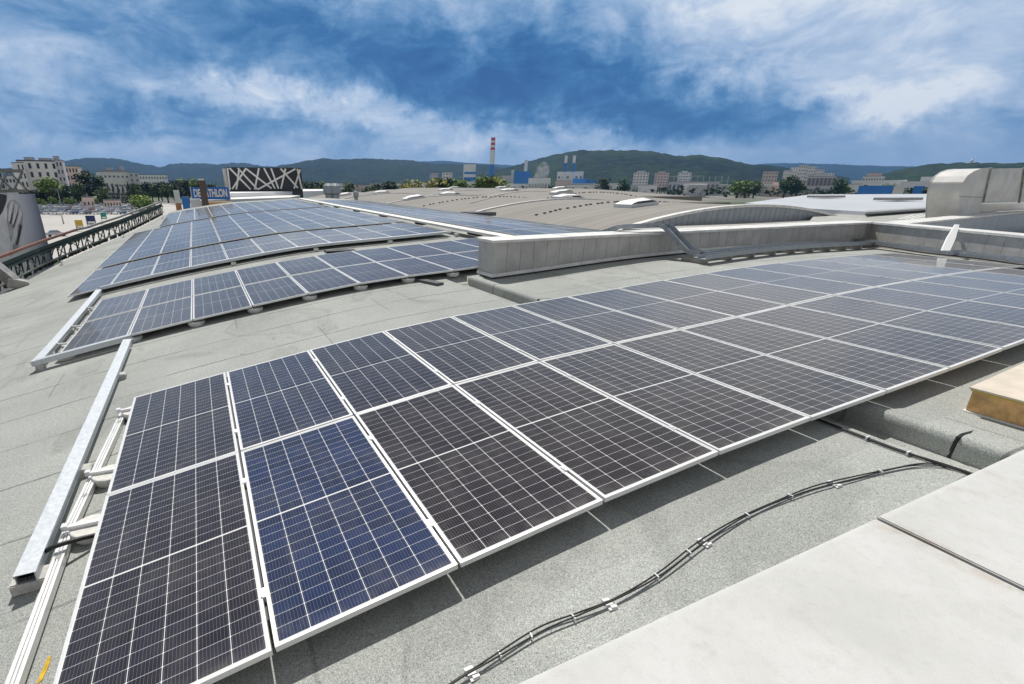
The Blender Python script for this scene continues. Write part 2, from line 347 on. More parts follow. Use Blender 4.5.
def leaf_material(name, a, b_):
    m = bpy.data.materials.new(name); m.use_nodes = True; T = NT(m.node_tree); b = T.n['Principled BSDF']
    oi = T.node('ShaderNodeObjectInfo'); n = T.noise(T.node('ShaderNodeTexCoord').outputs['Object'], .5, 4, .6)
    f = T.math('ADD', T.math('MULTIPLY', oi.outputs['Random'], .35), T.math('MULTIPLY', n, .65))
    T.put(b.inputs['Base Color'], T.mix(T.smooth(f, .25, .7), tuple(a)+(1,), tuple(b_)+(1,))); b.inputs['Roughness'].default_value = .7; b.inputs['Specular IOR Level'].default_value = .2
    return m
M['leaf'] = leaf_material('mid_green_leaves', (.035, .075, .020), (.085, .14, .035))
M['leaf_bright'] = leaf_material('bright_green_leaves', (.09, .16, .025), (.20, .28, .05))
M['leaf_dark'] = leaf_material('dark_green_leaves', (.016, .036, .016), (.045, .075, .026))
M['leaf_yellow'] = leaf_material('yellow_green_leaves', (.22, .24, .03), (.42, .38, .06))

# ------------------------------------------------------------------ the curved roof everything stands on
TH = [.2588, .244, .2291, .2143, .1995, .1837, .1629, .145, .140, .124, .0833, .0518, .0441, .050, .056, .0546, .0367, .0202, .0171, .005, -.01, -.02, -.03, -.03, -.03, -.03]
STEP = .05; S_MIN = -6.0
PU, PZ = [0.], [0.]
for i in range(500):
    s = S_MIN+i*STEP; k = min(int(s-S_MIN), 24); t = TH[k]+(TH[k+1]-TH[k])*(s-S_MIN-k)
    PU.append(PU[-1]+math.cos(t)*STEP); PZ.append(PZ[-1]+math.sin(t)*STEP)
o0 = 120; bu, bz = PU[o0], PZ[o0]; PU = [a-bu for a in PU]; PZ = [a-bz for a in PZ]
def lerp(xs, ys, x):
    if x <= xs[0]: return ys[0]+(x-xs[0])*(ys[1]-ys[0])/(xs[1]-xs[0])
    if x >= xs[-1]: return ys[-1]+(x-xs[-1])*(ys[-1]-ys[-2])/(xs[-1]-xs[-2])
    lo, hi = 0, len(xs)-1
    while hi-lo > 1:
        mid = (lo+hi)//2
        if xs[mid] <= x: lo = mid
        else: hi = mid
    return ys[lo]+(ys[hi]-ys[lo])*(x-xs[lo])/(xs[hi]-xs[lo])
def zp(u, v=0.):
    """height of the panels' plane over the roof"""
    z = lerp(PU, PZ, u)
    if v > 7.1 and u > 11: z = min(z, lerp(PU, PZ, 11)-(u-11)**2/100+.012*(u-11))
    return z+.0125*max(0., v-9)
def u_of(s): return PU[0]+(lerp([S_MIN+i*STEP for i in range(501)], PU, s)-PU[0])
CLEAR = .16
KERB_U = 6.13
def roof(u, v=0.):
    h = CLEAR
    if v < 7.3:
        if 5.6 < u < KERB_U+.055: h += .155*max(0, min(1, (u-5.67)/.10))**2*(3-2*max(0, min(1, (u-5.67)/.10)))
    return zp(u, v)-h
EDGE = [(-8, -6.9), (8, -6.5), (20, -5.95), (26, -5.5), (31, -4.3), (34.5, -3.25), (41.6, -2.35), (51, -1.3)]
def edge(v):
    return lerp([a for a, _ in EDGE], [b for _, b in EDGE], v)
GZ = -9.0
hall = empty('warehouse', (0, 0, 0), label='warehouse in the foreground whose curved grey felt roof carries the rows of solar panels', cat='building')
m = MB(); rows = []
vs = [-8+.5*i for i in range(30)]+[7.0, 7.09, 7.12, 7.6]+[8+1.*i for i in range(44)]; vs = sorted(set(vs))
base_us = [KERB_U-.02, KERB_U-.002]
for v in vs:
    e = edge(v); us = [e+(4.6-e)*i/24 for i in range(25)]+[4.7, 4.9, 5.1, 5.3, 5.5, 5.6, 5.66, 5.68, 5.70, 5.72, 5.74, 5.77, 5.85, 6.0]+[6.07, 6.12, 6.18, 6.190]+[6.2+.4*i for i in range(44)]
    rows.append([(u, v, roof(u, v)) for u in us])
m.grid(rows)
roof_ob = m.build('roof', M['felt'], hall, smooth=True)
# walls under the eave and round the far end
m = MB(); top = [(edge(v), v, roof(edge(v), v)) for v in vs]
m.grid([[(x+.02, y, z-.03) for x, y, z in top], [(x+.02, y, GZ) for x, y, z in top]])
end = [(u, 51., roof(u, 51.)) for u in [edge(51.)+i*.6 for i in range(42)]]
m.grid([[(x, y, z-.03) for x, y, z in end], [(x, y, GZ) for x, y, z in end]])
m.build('wall', M['grey_wall'], hall)
# felt-covered expansion kerb running up the roof
kp = [(v, ) for v in [-6+.35*i for i in range(37)]]
m = MB()
def kerb_rows(v0, v1):
    r_ = []; n = max(2, int((v1-v0)/.35))
    for i in range(n+1):
        v = v0+(v1-v0)*i/n; zt = zp(6.35, v)-CLEAR+.022; zb = zp(KERB_U, v)-CLEAR-.20
        pr = [(.0, zb), (0., zt-.062), (.004, zt-.044), (.012, zt-.028), (.024, zt-.014), (.042, zt-.004), (.065, zt+.001), (.10, zt+.002), (.22, zt-.008), (.34, zp(6.47, v)-CLEAR-.004)]
        r_.append([(KERB_U+a, v, z) for a, z in pr])
    return r_
joint = [-6., -.55, 4.75, 7.2]
for i in range(3): m.grid(kerb_rows(joint[i]+.012, joint[i+1]-.012))
m.build('roof_kerb', M['felt'], hall)
m = MB()
for j in joint[1:3]: MB().box((KERB_U+.10, j, zp(6.35, j)-CLEAR-.072), (.206, .016, .185)).build('kerb_joint', M['black'], hall)

# ------------------------------------------------------------------ solar panels
PITCH_U, ROW = 1.058, 2.115
PW, PL, PH, FR = 1.038, 2.095, .035, .013
def frame_mesh():
    m = MB(); x, y = PW/2, PL/2
    for s in (-1, 1):
        m.lo_hi((s*x, -y, -PH), (s*(x-FR), y, 0)); m.lo_hi((-x+FR, s*y, -PH), (x-FR, s*(y-FR), 0))
    return m.mesh('frame', M['white_alu'])
def sheet_mesh():
    m = MB(); x, y = PW/2-FR, PL/2-FR; z = -.0025
    m.poly([(-x, -y, z), (x, -y, z), (x, y, z), (-x, y, z)], 0); m.poly([(-x, -y, z-.006), (-x, y, z-.006), (x, y, z-.006), (x, -y, z-.006)], 1)
    me = m.mesh('cell_sheet', [M['cells'], M['white']]); uv = me.uv_layers.new(name='UVMap')
    for lp in me.loops: co = me.vertices[lp.vertex_index].co; uv.data[lp.index].uv = (co.x+PW/2, co.y+PL/2)
    return me
FRAME, SHEET = frame_mesh(), sheet_mesh()
ROWNAME = 'front second third fourth fifth sixth seventh eighth ninth tenth eleventh twelfth thirteenth fourteenth fifteenth'.split()
def panel(s0, j, v0, k, array, group, row_label, col_label, lift=0., blue=0.):
    sa, sb = s0+j*PITCH_U+.01, s0+(j+1)*PITCH_U-.01; ua, ub = u_of(sa), u_of(sb); vm = v0+k*ROW+ROW/2
    za, zb = zp(ua, vm)+lift, zp(ub, vm)+lift
    o = empty('photovoltaic_module', ((ua+ub)/2, vm, (za+zb)/2), label=f'solar panel in {row_label} row of the {array}, {col_label} from left', cat='solar panel', group=group)
    o.rotation_euler = Euler((math.atan(.0125) if vm > 9 else 0., -math.atan2(zb-za, ub-ua), 0), 'XYZ')
    o.rotation_euler.x += random.uniform(-.0035, .0035); o.rotation_euler.y += random.uniform(-.003, .003)
    link('frame', FRAME, o); c = link('cell_sheet', SHEET, o); c['blue'] = blue
    return o
WALL_A, WALL_B = Vector((20.1, 6.75)), Vector((17.8, 2.85))        # foot line of the slanting right hand wall
def wall_u(v): return WALL_A.x+(WALL_B.x-WALL_A.x)*(WALL_A.y-v)/(WALL_A.y-WALL_B.y)
BLUE = {(0, 1): .85, (1, 1): .55, (1, 2): .3, (0, 0): .22}
for k, rl in ((0, 'front'), (1, 'back')):
    for j in range(18):
        if u_of((j+1)*PITCH_U) > min(wall_u(k*ROW), wall_u((k+1)*ROW))-.5: break
        panel(0., j, 0., k, 'nearest array', 'panels of the nearest array', rl, ORD[j], blue=BLUE.get((k, j), random.choice((0, 0, .1, .2))))
N_NEAR = j
A2V, A2S, A3V, A3S = 7.447, -1.463, 13.606, -2.5885
for k, rl in ((0, 'front'), (1, 'back')):
    for j in range(10): panel(A2S, j, A2V, k, 'two-row array', 'panels of the two-row array', rl, ORD[j], blue=.1)
for k in range(8):
    for j in range(11): panel(A3S, j, A3V+(.40 if k > 1 else 0.), k, 'large rear array', 'panels of the large rear array', ROWNAME[k], ORD[j], lift=.03 if k > 1 else 0., blue=.1 if k < 2 else 0.)
A4V = 32.4; A4S = -1.35
for k in range(6):
    for j in range(10): panel(A4S, j, A4V, k, 'farthest array', 'panels of the farthest array', ROWNAME[k], ORD[j], blue=0.)
A5S, A5V = 10.35, 8.7
for k in range(15):
    for j in range(4): panel(A5S, j, A5V, k, 'strip array beside the trunking', 'panels of the strip array', ROWNAME[k], ORD[j], blue=0.)

# rails under the seams, with the clamps that hold the frames
def rail_along(s, v0, v1, clamps, label, group, z_off=-PH-.026, off=0.):
    u = u_of(s)+off; r = empty('mounting_rail', (u, v0, zp(u, v0)+z_off), label=label, cat='mounting rail', group=group)
    t = MB().bar((0, 0, 0), (0, v1-v0, zp(u, v1)-zp(u, v0)), .04, .038); t.build('rail_profile', M['slate'], r)
    for c in clamps:
        MB().lo_hi((-.009, -.035, .02), (.009, .035, -z_off+.003)).lo_hi((-.016, -.03, -z_off+.003), (.016, .03, -z_off+.007)).lathe((0, 0, -z_off+.006), [(.006, 0), (.006, .006)], 8).build('clamp', M['alu'], r, loc=(0, c-v0, 0))
    return r
for j in range(1, N_NEAR+1):
    rail_along(j*PITCH_U, .24, 4.15, [.40, 1.62, 2.52, 3.78], 'aluminium rail with clamps in the seam between neighbouring panels of the nearest array', 'rails under the nearest array')
for j in range(1, 10):
    rail_along(A2S+j*PITCH_U, A2V+.06, A2V+4.15, [], 'aluminium rail in the seam between neighbouring panels of the two-row array', 'rails under the two-row array')
for j in range(1, 11):
    rail_along(A3S+j*PITCH_U, A3V+.06, A3V+4.2, [], 'aluminium rail in the seam between front panels of the large rear array', 'rails under the large rear array')

# ------------------------------------------------------------------ bare rail and pads beside the nearest array
ru = -.235
r = empty('support_rail', (0, 0, 0), label='bright grooved aluminium rail lying free along the left edge of the nearest array', cat='rail')
m = MB(); zr = lambda v: zp(ru, v)-.10
prof = [(-.034, -.03), (-.034, .03), (-.013, .03), (-.013, .014), (-.007, .014), (-.007, .03), (.007, .03), (.007, .014), (.013, .014), (.013, .03), (.034, .03), (.034, -.03)]
m.sweep([(ru+.13*max(0, (v-2.)/2.2), v, zr(v)) for v in (-.3, 1, 2, 3, 4.12)], prof); m.build('rail_profile', M['white_alu'], r)
for v in (1.72, 2.5, 3.95):
    MB().lo_hi((-.018, -.02, -.012), (.018, .02, .012)).build('end_stop', M['steel_post'], r, loc=(ru+.13*max(0, (v-2.)/2.2), v-.12, zr(v)+.02))
def pad(u, v, name_label, rz=0., arm=True, r=.145, h=None):
    zb = roof(u, v); h = h or .085
    o = empty('ballast_pad', (u, v, zb), rz, label=name_label, cat='ballast pad', group='round concrete pads under the panels')
    MB().lathe((0, 0, 0), [(r*.86, 0), (r*.93, h*.25), (r, h*.7), (r*.97, h*.95), (r*.90, h)], 28).build('concrete_disc', M['pad'], o, smooth=False)
    if arm:
        MB().lo_hi((-.185, -.018, h), (.10, .018, h+.03)).lo_hi((-.185, -.026, h+.03), (-.145, .026, h+.046)).build('bracket_arm', M['white_alu'], o)
    return o
for (u, v), l in zip([(-.075, 1.88), (-.055, 2.66), (.03, 4.02)], ['pale round ballast pad with bracket at the nearest array edge, just above the black cable', 'pale round ballast pad with bracket at the seam between the two near rows', 'pale round ballast pad with bracket at the top corner of the nearest array']):
    pad(u, v, l, math.radians(random.uniform(-6, 6)))
for j in range(0, 10):
    u = u_of(A2S+j*PITCH_U); pad(u+.05, A2V+.14, f'round ballast pad under the front edge of the two-row array, {ORD[j]} from its left end', 0, False, .15)
for v, l in ((8.3, 'pale ballast pad at the lower left side of the two-row array'), (9.55, 'pale ballast pad at the middle left side of the two-row array'), (11.2, 'pale ballast pad at the upper left side of the two-row array')):
    pad(u_of(A2S)-.05, v, l, 0, True, .11)

# ------------------------------------------------------------------ cable trays
def tray(name, path, w, h, label, supports=(), mats=None, open_front=False, cat='cable tray', group=None, sup_mat=None):
    o = empty(name, path[0], label=label, cat=cat, group=group); p0 = Vector(path[0]); P = [Vector(p)-p0 for p in path]; t = .004
    m = MB(); prof = [(-w/2, 0), (w/2, 0), (w/2, h), (w/2-t, h), (w/2-t, t), (-w/2+t, t), (-w/2+t, h), (-w/2, h)]
    m.sweep(P, prof); m.build('channel', mats or M['galv'], o)
    m = MB(); m.sweep(P, [(-w/2-.006, h-.02), (-w/2-.006, h+.004), (w/2+.006, h+.004), (w/2+.006, h-.02), (w/2+.002, h-.02), (w/2+.002, h+.0005), (-w/2-.002, h+.0005), (-w/2-.002, h-.02)]); m.build('cover', mats or M['galv'], o)
    for s in supports:
        q = Vector(s)-p0; MB().box((q.x, q.y, q.z), (w*1.25, .13, .10)).build('block', sup_mat or M['concrete'], o, bevel=.008)
    return o
T1U = -.378; T1W = .112
zt = lambda u, v, up: zp(u, v)-CLEAR+up
t1 = tray('cable_tray', [(T1U, v, zt(T1U, v, .085)) for v in (1.43, 2.5, 4, 5.5, 7.15)], T1W, .075, 'long galvanised cable tray on concrete blocks running up beside the nearest array', [(T1U+.06, v, zt(T1U, v, .04)) for v in (2.95, 5.6)])
MB().box((T1U+.015, 1.52, zt(T1U, 1.52, .038)), (.25, .155, .088)).build('concrete_block', M['concrete'], bevel=.008, label='grey concrete block under the open front end of the long cable tray', cat='block')
m = MB()
for dx in (-.033, -.008, .015, .034): m.tube([(T1U+dx, v, zt(T1U, v, .085)+.022+.01*abs(dx)*20) for v in (1.45, 2.2, 3.)], .013, 8)
m.build('cable_bundle', M['black'], label='black cables inside the open front end of the long cable tray', cat='cables')
m = MB(); z0 = zt(-.3, 1.85, .135); pts = [(-.32, 1.66, z0-.005), (-.27, 1.665, z0+.012), (-.2, 1.68, z0+.012), (-.1, 1.71, z0), (0., 1.74, z0-.02), (.15, 1.78, z0-.05)]
m.tube(pts, .017, 10); m.build('power_cable', M['black'], smooth=True, label='thick black cable crossing from the galvanised tray to the nearest array', cat='cable')
# yellow mark on the roof
m = MB(); y0 = [(-.150, .60), (-.125, .62), (-.112, .70), (-.115, .775), (-.133, .77), (-.14, .70)]
m.poly([(x, y, roof(x, y)+.004) for x, y in y0]); m.build('paint_mark', mat('yellow_paint', (.62, .40, .02), .8, 0, .2, 30), label='short yellow paint mark on the felt beside the bright rail', cat='paint mark')
# tray along the front of the two-row array
fu = lambda v: None
tray('cable_tray', [(u, A2V-.10, zt(u, A2V-.1, .09)) for u in (-1.80, -1.3, -.8, -.33)], .10, .085, 'short pale tray across the front of the two-row array below its first panel', sup_mat=M['concrete'], supports=[(-1.70, A2V-.1, zt(-1.7, A2V-.1, .04))])
tray('cable_tray', [(u_of(A2S)-.28, v, zt(u_of(A2S)-.28, v, .09)) for v in (A2V-.16, 8.6, 10.2, 11.8, 13.3)], .12, .08, 'pale tray climbing the left side of the two-row array', sup_mat=M['concrete'], supports=[(u_of(A2S)-.28, v, zt(u_of(A2S)-.28, v, .04)) for v in (8.0, 9.6, 11.3)])
us = [-1.7+.75*i for i in range(15)]
tray('cable_tray', [(u, A3V-.14, zt(u, A3V-.14, .13)) for u in us], .11, .075, 'curved pale tray following the front edge of the large rear array', sup_mat=M['pad'], supports=[(u, A3V-.2, zt(u, A3V-.2, .06)) for u in [1.75+2.45*i for i in range(4)]])
wu = u_of(A3S+11*PITCH_U)+.42
tray('cable_trunking', [(wu+.004*(v-8), v, zp(wu, v)+.02) for v in (7.9, 12, 16, 20, 26, 32, 38, 44.5)], .46, .07, 'long flat covered trunking between the rear arrays and the strip array', mats=M['cap'], cat='trunking')
m = MB()
for i in range(7):
    v = 8.6+4.8*i; m.box((wu+.42, v, zp(wu, v)-.06), (.26, .7, .14))
m.build('trunking_support', M['black'], label='dark supports along the right side of the long flat trunking', cat='support')
# roof drain box between the two arrays
m = MB(); m.box((4.75, 12.6, zp(4.75, 12.6)-.11), (.9, .35, .06)); m.build('roof_outlet', M['black'], label='black outlet on the felt between the two-row array and the large rear array', cat='roof outlet')
for px, py in ((455, 297), (467, 300)): pass
m = MB(); m.sweep([(5.3, 6.85, roof(5.3, 6.85)+.02), (5.1, 7.6, zp(5.1, 7.6)-.14)], [(-.09, -.02), (-.09, .03), (.09, .03), (.09, -.02)]); m.build('roof_outlet', M['slate'], label='flat dark outlet cover on the felt by the parapet end', cat='roof outlet')

# ------------------------------------------------------------------ black cable pair over the felt
def roof_path(pts, h): return [(u, v, roof(u, v)+h) for u, v in pts]
def spline(pts, n=8):
    out = []
    P = [Vector((a[0], a[1], 0)) for a in pts]; P = [P[0]*2-P[1]]+P+[P[-1]*2-P[-2]]
    for i in range(1, len(P)-2):
        for k in range(n):
            t = k/n; a, b, c, d = P[i-1:i+3]
            q = .5*((2*b)+(c-a)*t+(2*a-5*b+4*c-d)*t*t+(3*b-a-3*c+d)*t**3); out.append((q.x, q.y))
    out.append((P[-2].x, P[-2].y)); return out
CABLE = [(1.60, -.515), (1.812, -.489), (2.01, -.477), (2.314, -.464), (2.55, -.49), (2.778, -.508), (3.097, -.498), (3.467, -.450), (3.856, -.420), (4.142, -.418), (4.512, -.441), (4.855, -.495), (5.215, -.552), (5.40, -.592), (5.54, -.655), (5.60, -.75), (5.63, -.95)]
cs = spline(CABLE, 10)
c = empty('solar_cable', (0, 0, 0), label='pair of thin black cables held by white clips across the felt', cat='cable')
for k, (a, ph) in enumerate(((.004, 0.), (.006, 2.4))):
    pth = []
    for i, (u, v) in enumerate(cs):
        w = a*math.sin(i*.17+ph)+(.0075 if k else -.0075); lift = (.010+.004*abs(math.sin(i*.11+ph))); pth.append((u, v+w, max(roof(u+d, v) for d in (-.10, -.05, 0, .05, .10) if u+d < KERB_U-.03)+lift))
    MB().tube(pth, .0047, 8).build('strand', M['black'], c, smooth=True)
def top_of(u, v): return max(roof(u+d, v) for d in (-.10, -.05, 0, .05, .10) if u+d < KERB_U-.03)
def near_cable(u): return min(cs, key=lambda q: abs(q[0]-u))
for u in (1.90, 2.72, 3.52, 4.72):
    a = near_cable(u); z = roof(*a)
    MB().box((0, 0, .004), (.045, .075, .005)).box((-.008, .022, .011), (.04, .016, .014)).box((.010, -.024, .010), (.036, .016, .012)).build('clip_base', M['zip'], c, loc=(a[0], a[1], z)).rotation_euler = (0, 0, random.uniform(-.4, .2))
for u in (2.06, 2.27, 2.51, 3.07, 3.36, 3.93, 4.31, 5.12):
    a = near_cable(u); z = roof(*a)
    MB().box((0, 0, .02), (.008, .034, .018)).build('cable_tie', M['zip'], c, loc=(a[0], a[1], z)).rotation_euler = (0, 0, random.uniform(-.3, .3))
c = empty('solar_cable', (0, 0, 0), label='black cable pair coming out from under the nearest array beside the kerb', cat='cable')
for k in (0, 1):
    pts = spline([(5.58, .7), (5.56+.015*k, .1), (5.55+.018*k, -.2), (5.55+.018*k, -.46), (5.59+.018*k, -.68), (5.63+.015*k, -.98)], 8)
    MB().tube([(u, v, top_of(u, v)+.012) for u, v in pts], .0065, 8).build('strand', M['black'], c, smooth=True)
for a in ((5.56, -.25), (5.562, -.50)): MB().box((a[0], a[1], top_of(*a)+.018), (.05, .010, .022)).build('cable_tie', M['zip'], c)

# ------------------------------------------------------------------ white capped wall the photographer stands on
WT = .72; WY = -.957
o = empty('capped_wall', (0, WY, WT), label='broad white capped wall top in the near right corner', cat='wall')
def slab_material():
    m = bpy.data.materials.new('weathered_white_membrane'); m.use_nodes = True; T = NT(m.node_tree); b = T.n['Principled BSDF']; b.inputs['Roughness'].default_value = .78; b.inputs['Specular IOR Level'].default_value = .3
    tc = T.node('ShaderNodeTexCoord').outputs['Object']; x, y, z = T.sep(tc)
    c = T.mix(T.smooth(T.noise(tc, 1.5, 7, .66), .32, .68), (.545, .545, .52, 1), (.64, .637, .615, 1))
    c = T.mix(T.math('MULTIPLY', T.smooth(T.noise(tc, 4.2, 6, .7, .8), .54, .72), .45), c, (.50, .455, .40, 1))
    c = T.mix(T.math('MULTIPLY', T.smooth(T.noise(T.vmath('MULTIPLY', tc, (2.5, 9., 1.)), 2.2, 5, .7, 1.2), .60, .74), .35), c, (.42, .42, .40, 1))
    jd = T.math('ABSOLUTE', T.math('SUBTRACT', x, 4.02)); c = T.mix(T.math('MULTIPLY', T.math('MULTIPLY', T.smooth(jd, .16, .0), T.smooth(T.noise(tc, 6., 5, .7), .40, .66)), .7), c, (.40, .33, .25, 1))
    sp = T.node('ShaderNodeTexVoronoi'); T.put(sp.inputs['Vector'], tc); sp.inputs['Scale'].default_value = 4.; c = T.mix(T.math('MULTIPLY', T.smooth(sp.outputs['Distance'], .035, .018), T.math('MULTIPLY', T.math('GREATER_THAN', T.sep(sp.outputs['Color'])[0], .7), .7)), c, (.16, .14, .12, 1))
    c = T.mix(T.math('MULTIPLY', T.smooth(y, -.035, -.004), .35), c, (.72, .72, .70, 1))
    g = T.noise(tc, 150., 2, .7); c = T.mix(T.math('MULTIPLY', T.smooth(g, .35, .75), .22), c, (.36, .36, .35, 1)); c = T.mix(T.math('MULTIPLY', T.smooth(T.noise(tc, 22., 5, .72), .48, .70), .22), c, (.40, .39, .37, 1)); T.put(b.inputs['Base Color'], c)
    bn = T.node('ShaderNodeBump'); bn.inputs['Strength'].default_value = .25; bn.inputs['Distance'].default_value = .006; T.put(bn.inputs['Height'], T.math('ADD', T.noise(tc, 3., 3), T.math('MULTIPLY', g, .15))); T.put(b.inputs['Normal'], bn.outputs[0]); return m
slab = slab_material()
def cap(u0, u1, y0=0., name='cap_sheet'):
    m = MB(); m.lo_hi((u0, -3.6, -.035), (u1, y0, 0)); return m.build(name, slab, o, bevel=.006)
JU = 4.02
cap(-1.5, JU-.016); cap(JU+.014, 8.6, .004)
m = MB(); m.lo_hi((-1.5, -3.55, -1.2), (8.6, -.04, -.036)); m.build('wall_body', M['clad'], o)
m = MB(); m.lo_hi((JU-.0155, -3.6, -.034), (JU+.0135, -.004, -.026)); m.build('joint_strip', mat('dirty_joint', (.10, .075, .055), .9, 0, .5, 8), o)
# timber box past it
b0 = Vector((6.80, -.349)); zb = roof(6.8, -.35)
o = empty('timber_crate', (b0.x, b0.y, zb), math.radians(-1), label='brown timber box with a pale plywood lid standing on the felt beyond the kerb', cat='crate')
o.rotation_euler.y = math.radians(-6)
MB().lo_hi((0, -1.0, .012), (1.9, 0, .195)).build('side_board', M['timber'], o, bevel=.003)
MB().lo_hi((-.02, -1.02, .210), (1.92, .02, .226)).build('plywood_lid', M['ply'], o, bevel=.002)
MB().lo_hi((-.012, -1.01, .196), (1.91, .01, .209)).build('edge_strip', M['yellow'], o)
MB().lo_hi((-.02, -1.02, -.02), (1.9, .01, .011)).build('base_sheet', M['zip'], o)

# ------------------------------------------------------------------ metal clad parapet across the roof
PV0, PV1, PU0, PU1, PT = 6.75, 7.35, 6.45, 20.3, 1.255
o = empty('parapet_wall', (PU0, PV0, 0), label='long metal clad parapet wall crossing the roof behind the nearest array', cat='wall')
m = MB(); m.lo_hi((PU0+.03, PV0+.03, .2), (PU1, PV1-.03, PT-.01)); m.build('core', M['clad_dark'], o).location = (-PU0, -PV0, 0)
def clad_run(a, b, z0f, z1, w, thick=.03):
    a, b = Vector(a), Vector(b); d = (b-a); L = d.length; d.normalize(); n = Vector((d.y, -d.x)); m = MB(); k = max(1, round(L/w)); ww = L/k; R = Matrix(((d.x, -n.x, 0), (d.y, -n.y, 0), (0, 0, 1)))
    for i in range(k):
        c = a+d*(ww*(i+.5)); z0 = z0f(c.x, c.y); m.box((c.x-n.x*thick/2, c.y-n.y*thick/2, (z0+z1)/2), (ww-.008, thick, z1-z0), 0, R)
    return m
zf = lambda u, v: roof(u, 6.6)+.10
m = clad_run((PU0, PV0), (PU1, PV0), zf, PT, .335); b_ = clad_run((PU0, PV1), (PU0, PV0), zf, PT, .62)
m.poly(b_.v, 0, b_.f); m.build('cladding', M['clad'], o).location = (-PU0, -PV0, 0)
m = MB()
for i in range(7):
    a, b = PU0-.05+i*2.0, min(PU0-.05+(i+1)*2.0-.006, PU1+.02); m.lo_hi((a, PV0-.06, PT+.001), (b, PV1+.05, PT+.055+.004*(i % 2)))
m.build('coping', M['cap'], o, bevel=.006).location = (-PU0, -PV0, 0)
m = MB(); zs = [PU0-.03+i*.6 for i in range(24)]
m.grid([[(u, PV0-.035, roof(u, 6.6)+.045) for u in zs], [(u, PV0-.02, roof(u, 6.6)+.115) for u in zs]]); m.grid([[(PU0-.03, PV0-.035, roof(PU0, 6.6)+.045), (PU0-.03, PV1, roof(PU0, 6.6)+.045)], [(PU0-.02, PV0-.02, roof(PU0, 6.6)+.115), (PU0-.02, PV1, roof(PU0, 6.6)+.115)]])
m.build('base_flashing', M['cap'], o).location = (-PU0, -PV0, 0)
# slanting wall at the right
o = empty('slanting_wall', (WALL_A.x, WALL_A.y, 0), label='slanting metal clad wall running from the parapet corner towards the right edge', cat='wall')
A_, B_ = Vector((20.1, 6.75)), Vector((20.1, 6.75))+(WALL_B-WALL_A).normalized()*10
dd = (WALL_B-WALL_A).normalized(); nn = Vector((-dd.y, dd.x))*-1
if nn.x > 0: nn = -nn
m = clad_run((A_.x, A_.y), (B_.x, B_.y), lambda u, v: roof(min(u, 19), v)-.05, 1.25, .42)
m.build('cladding', M['clad'], o).location = (-WALL_A.x, -WALL_A.y, 0)
R = Matrix(((dd.x, -dd.y, 0), (dd.y, dd.x, 0), (0, 0, 1)))
m = MB(); mid = (A_+B_)/2-nn*.26; m.box((mid.x, mid.y, .6), (9.9, .44, 1.28), 1, R); m.box((mid.x, mid.y, 1.285), (10.1, .62, .055), 0, R); m.build('coping', [M['cap'], M['clad_dark']], o).location = (-WALL_A.x, -WALL_A.y, 0)

# trays that climb over the parapet and follow its foot
def open_tray(m, path, w, h, t=.008):
    m.sweep(path, [(-w/2, 0), (w/2, 0), (w/2, h), (w/2-t, h), (w/2-t, t), (-w/2+t, t), (-w/2+t, h), (-w/2, h)])
def tz(u): return roof(u, 6)+.12
o = empty('cable_tray', (10.9, 5.6, tz(10.9)), label='twin grey cable trays that climb over the parapet and follow its foot', cat='cable tray')
off = Vector((10.9, 5.6, tz(10.9)))
for nm, u0, v0, w_ in (('front_tray', 10.98, 5.46, .20), ('rear_tray', 11.28, 5.86, .16)):
    run = [Vector((u0+i*.9, v0+.075*i, tz(u0+i*.9))) for i in range(10 if nm == 'front_tray' else 9)]
    m = MB(); open_tray(m, [p-off for p in run], w_, .085); m.build(nm, M['galv_dark'], o)
m = MB(); open_tray(m, [Vector(p)-off for p in ((11.16, 6.80, PT+.17), (11.18, 6.66, PT+.14), (11.24, 6.02, tz(11.2)+.08), (11.22, 5.62, tz(11.2)+.02))], .30, .10); m.build('ramp', M['galv_dark'], o)
m = MB(); open_tray(m, [Vector(p)-off for p in ((10.30, 7.9, PT-.1), (10.36, 7.3, PT+.12), (10.62, 7.0, PT+.15), (11.05, 6.90, PT+.16), (11.34, 6.86, PT+.15))], .24, .09); m.build('wall_top_tray', M['galv_dark'], o)
for i in range(9):
    p = Vector((11.15+i*.88, 5.75+.062*i, roof(11.15+i*.88, 6)+.055)); MB().box((0, 0, 0), (.08, .62, .10)).build('foot_block', M['steel_post'], o, loc=p-off)
o = empty('cable_tray', (18.6, 6.0, .9), label='grey tray along the foot of the slanting wall', cat='cable tray'); off = Vector((18.6, 6.0, .9)); m = MB()
pa, pb = WALL_A+nn*.42, WALL_A+dd*9+nn*.42; pts = [pa+(pb-pa)*i/6 for i in range(7)]
open_tray(m, [Vector((p.x, p.y, roof(min(p.x, 19), p.y)+.12))-off for p in pts], .26, .10); m.build('channel', M['galv_dark'], o)
m = MB(); m.tube([Vector((p.x+nn.x*.22, p.y+nn.y*.22, roof(min(p.x, 19), p.y)+.10+.03*(i % 2)))-off for i, p in enumerate(pts)], .022, 8); m.build('pipe', M['black'], o, smooth=True)
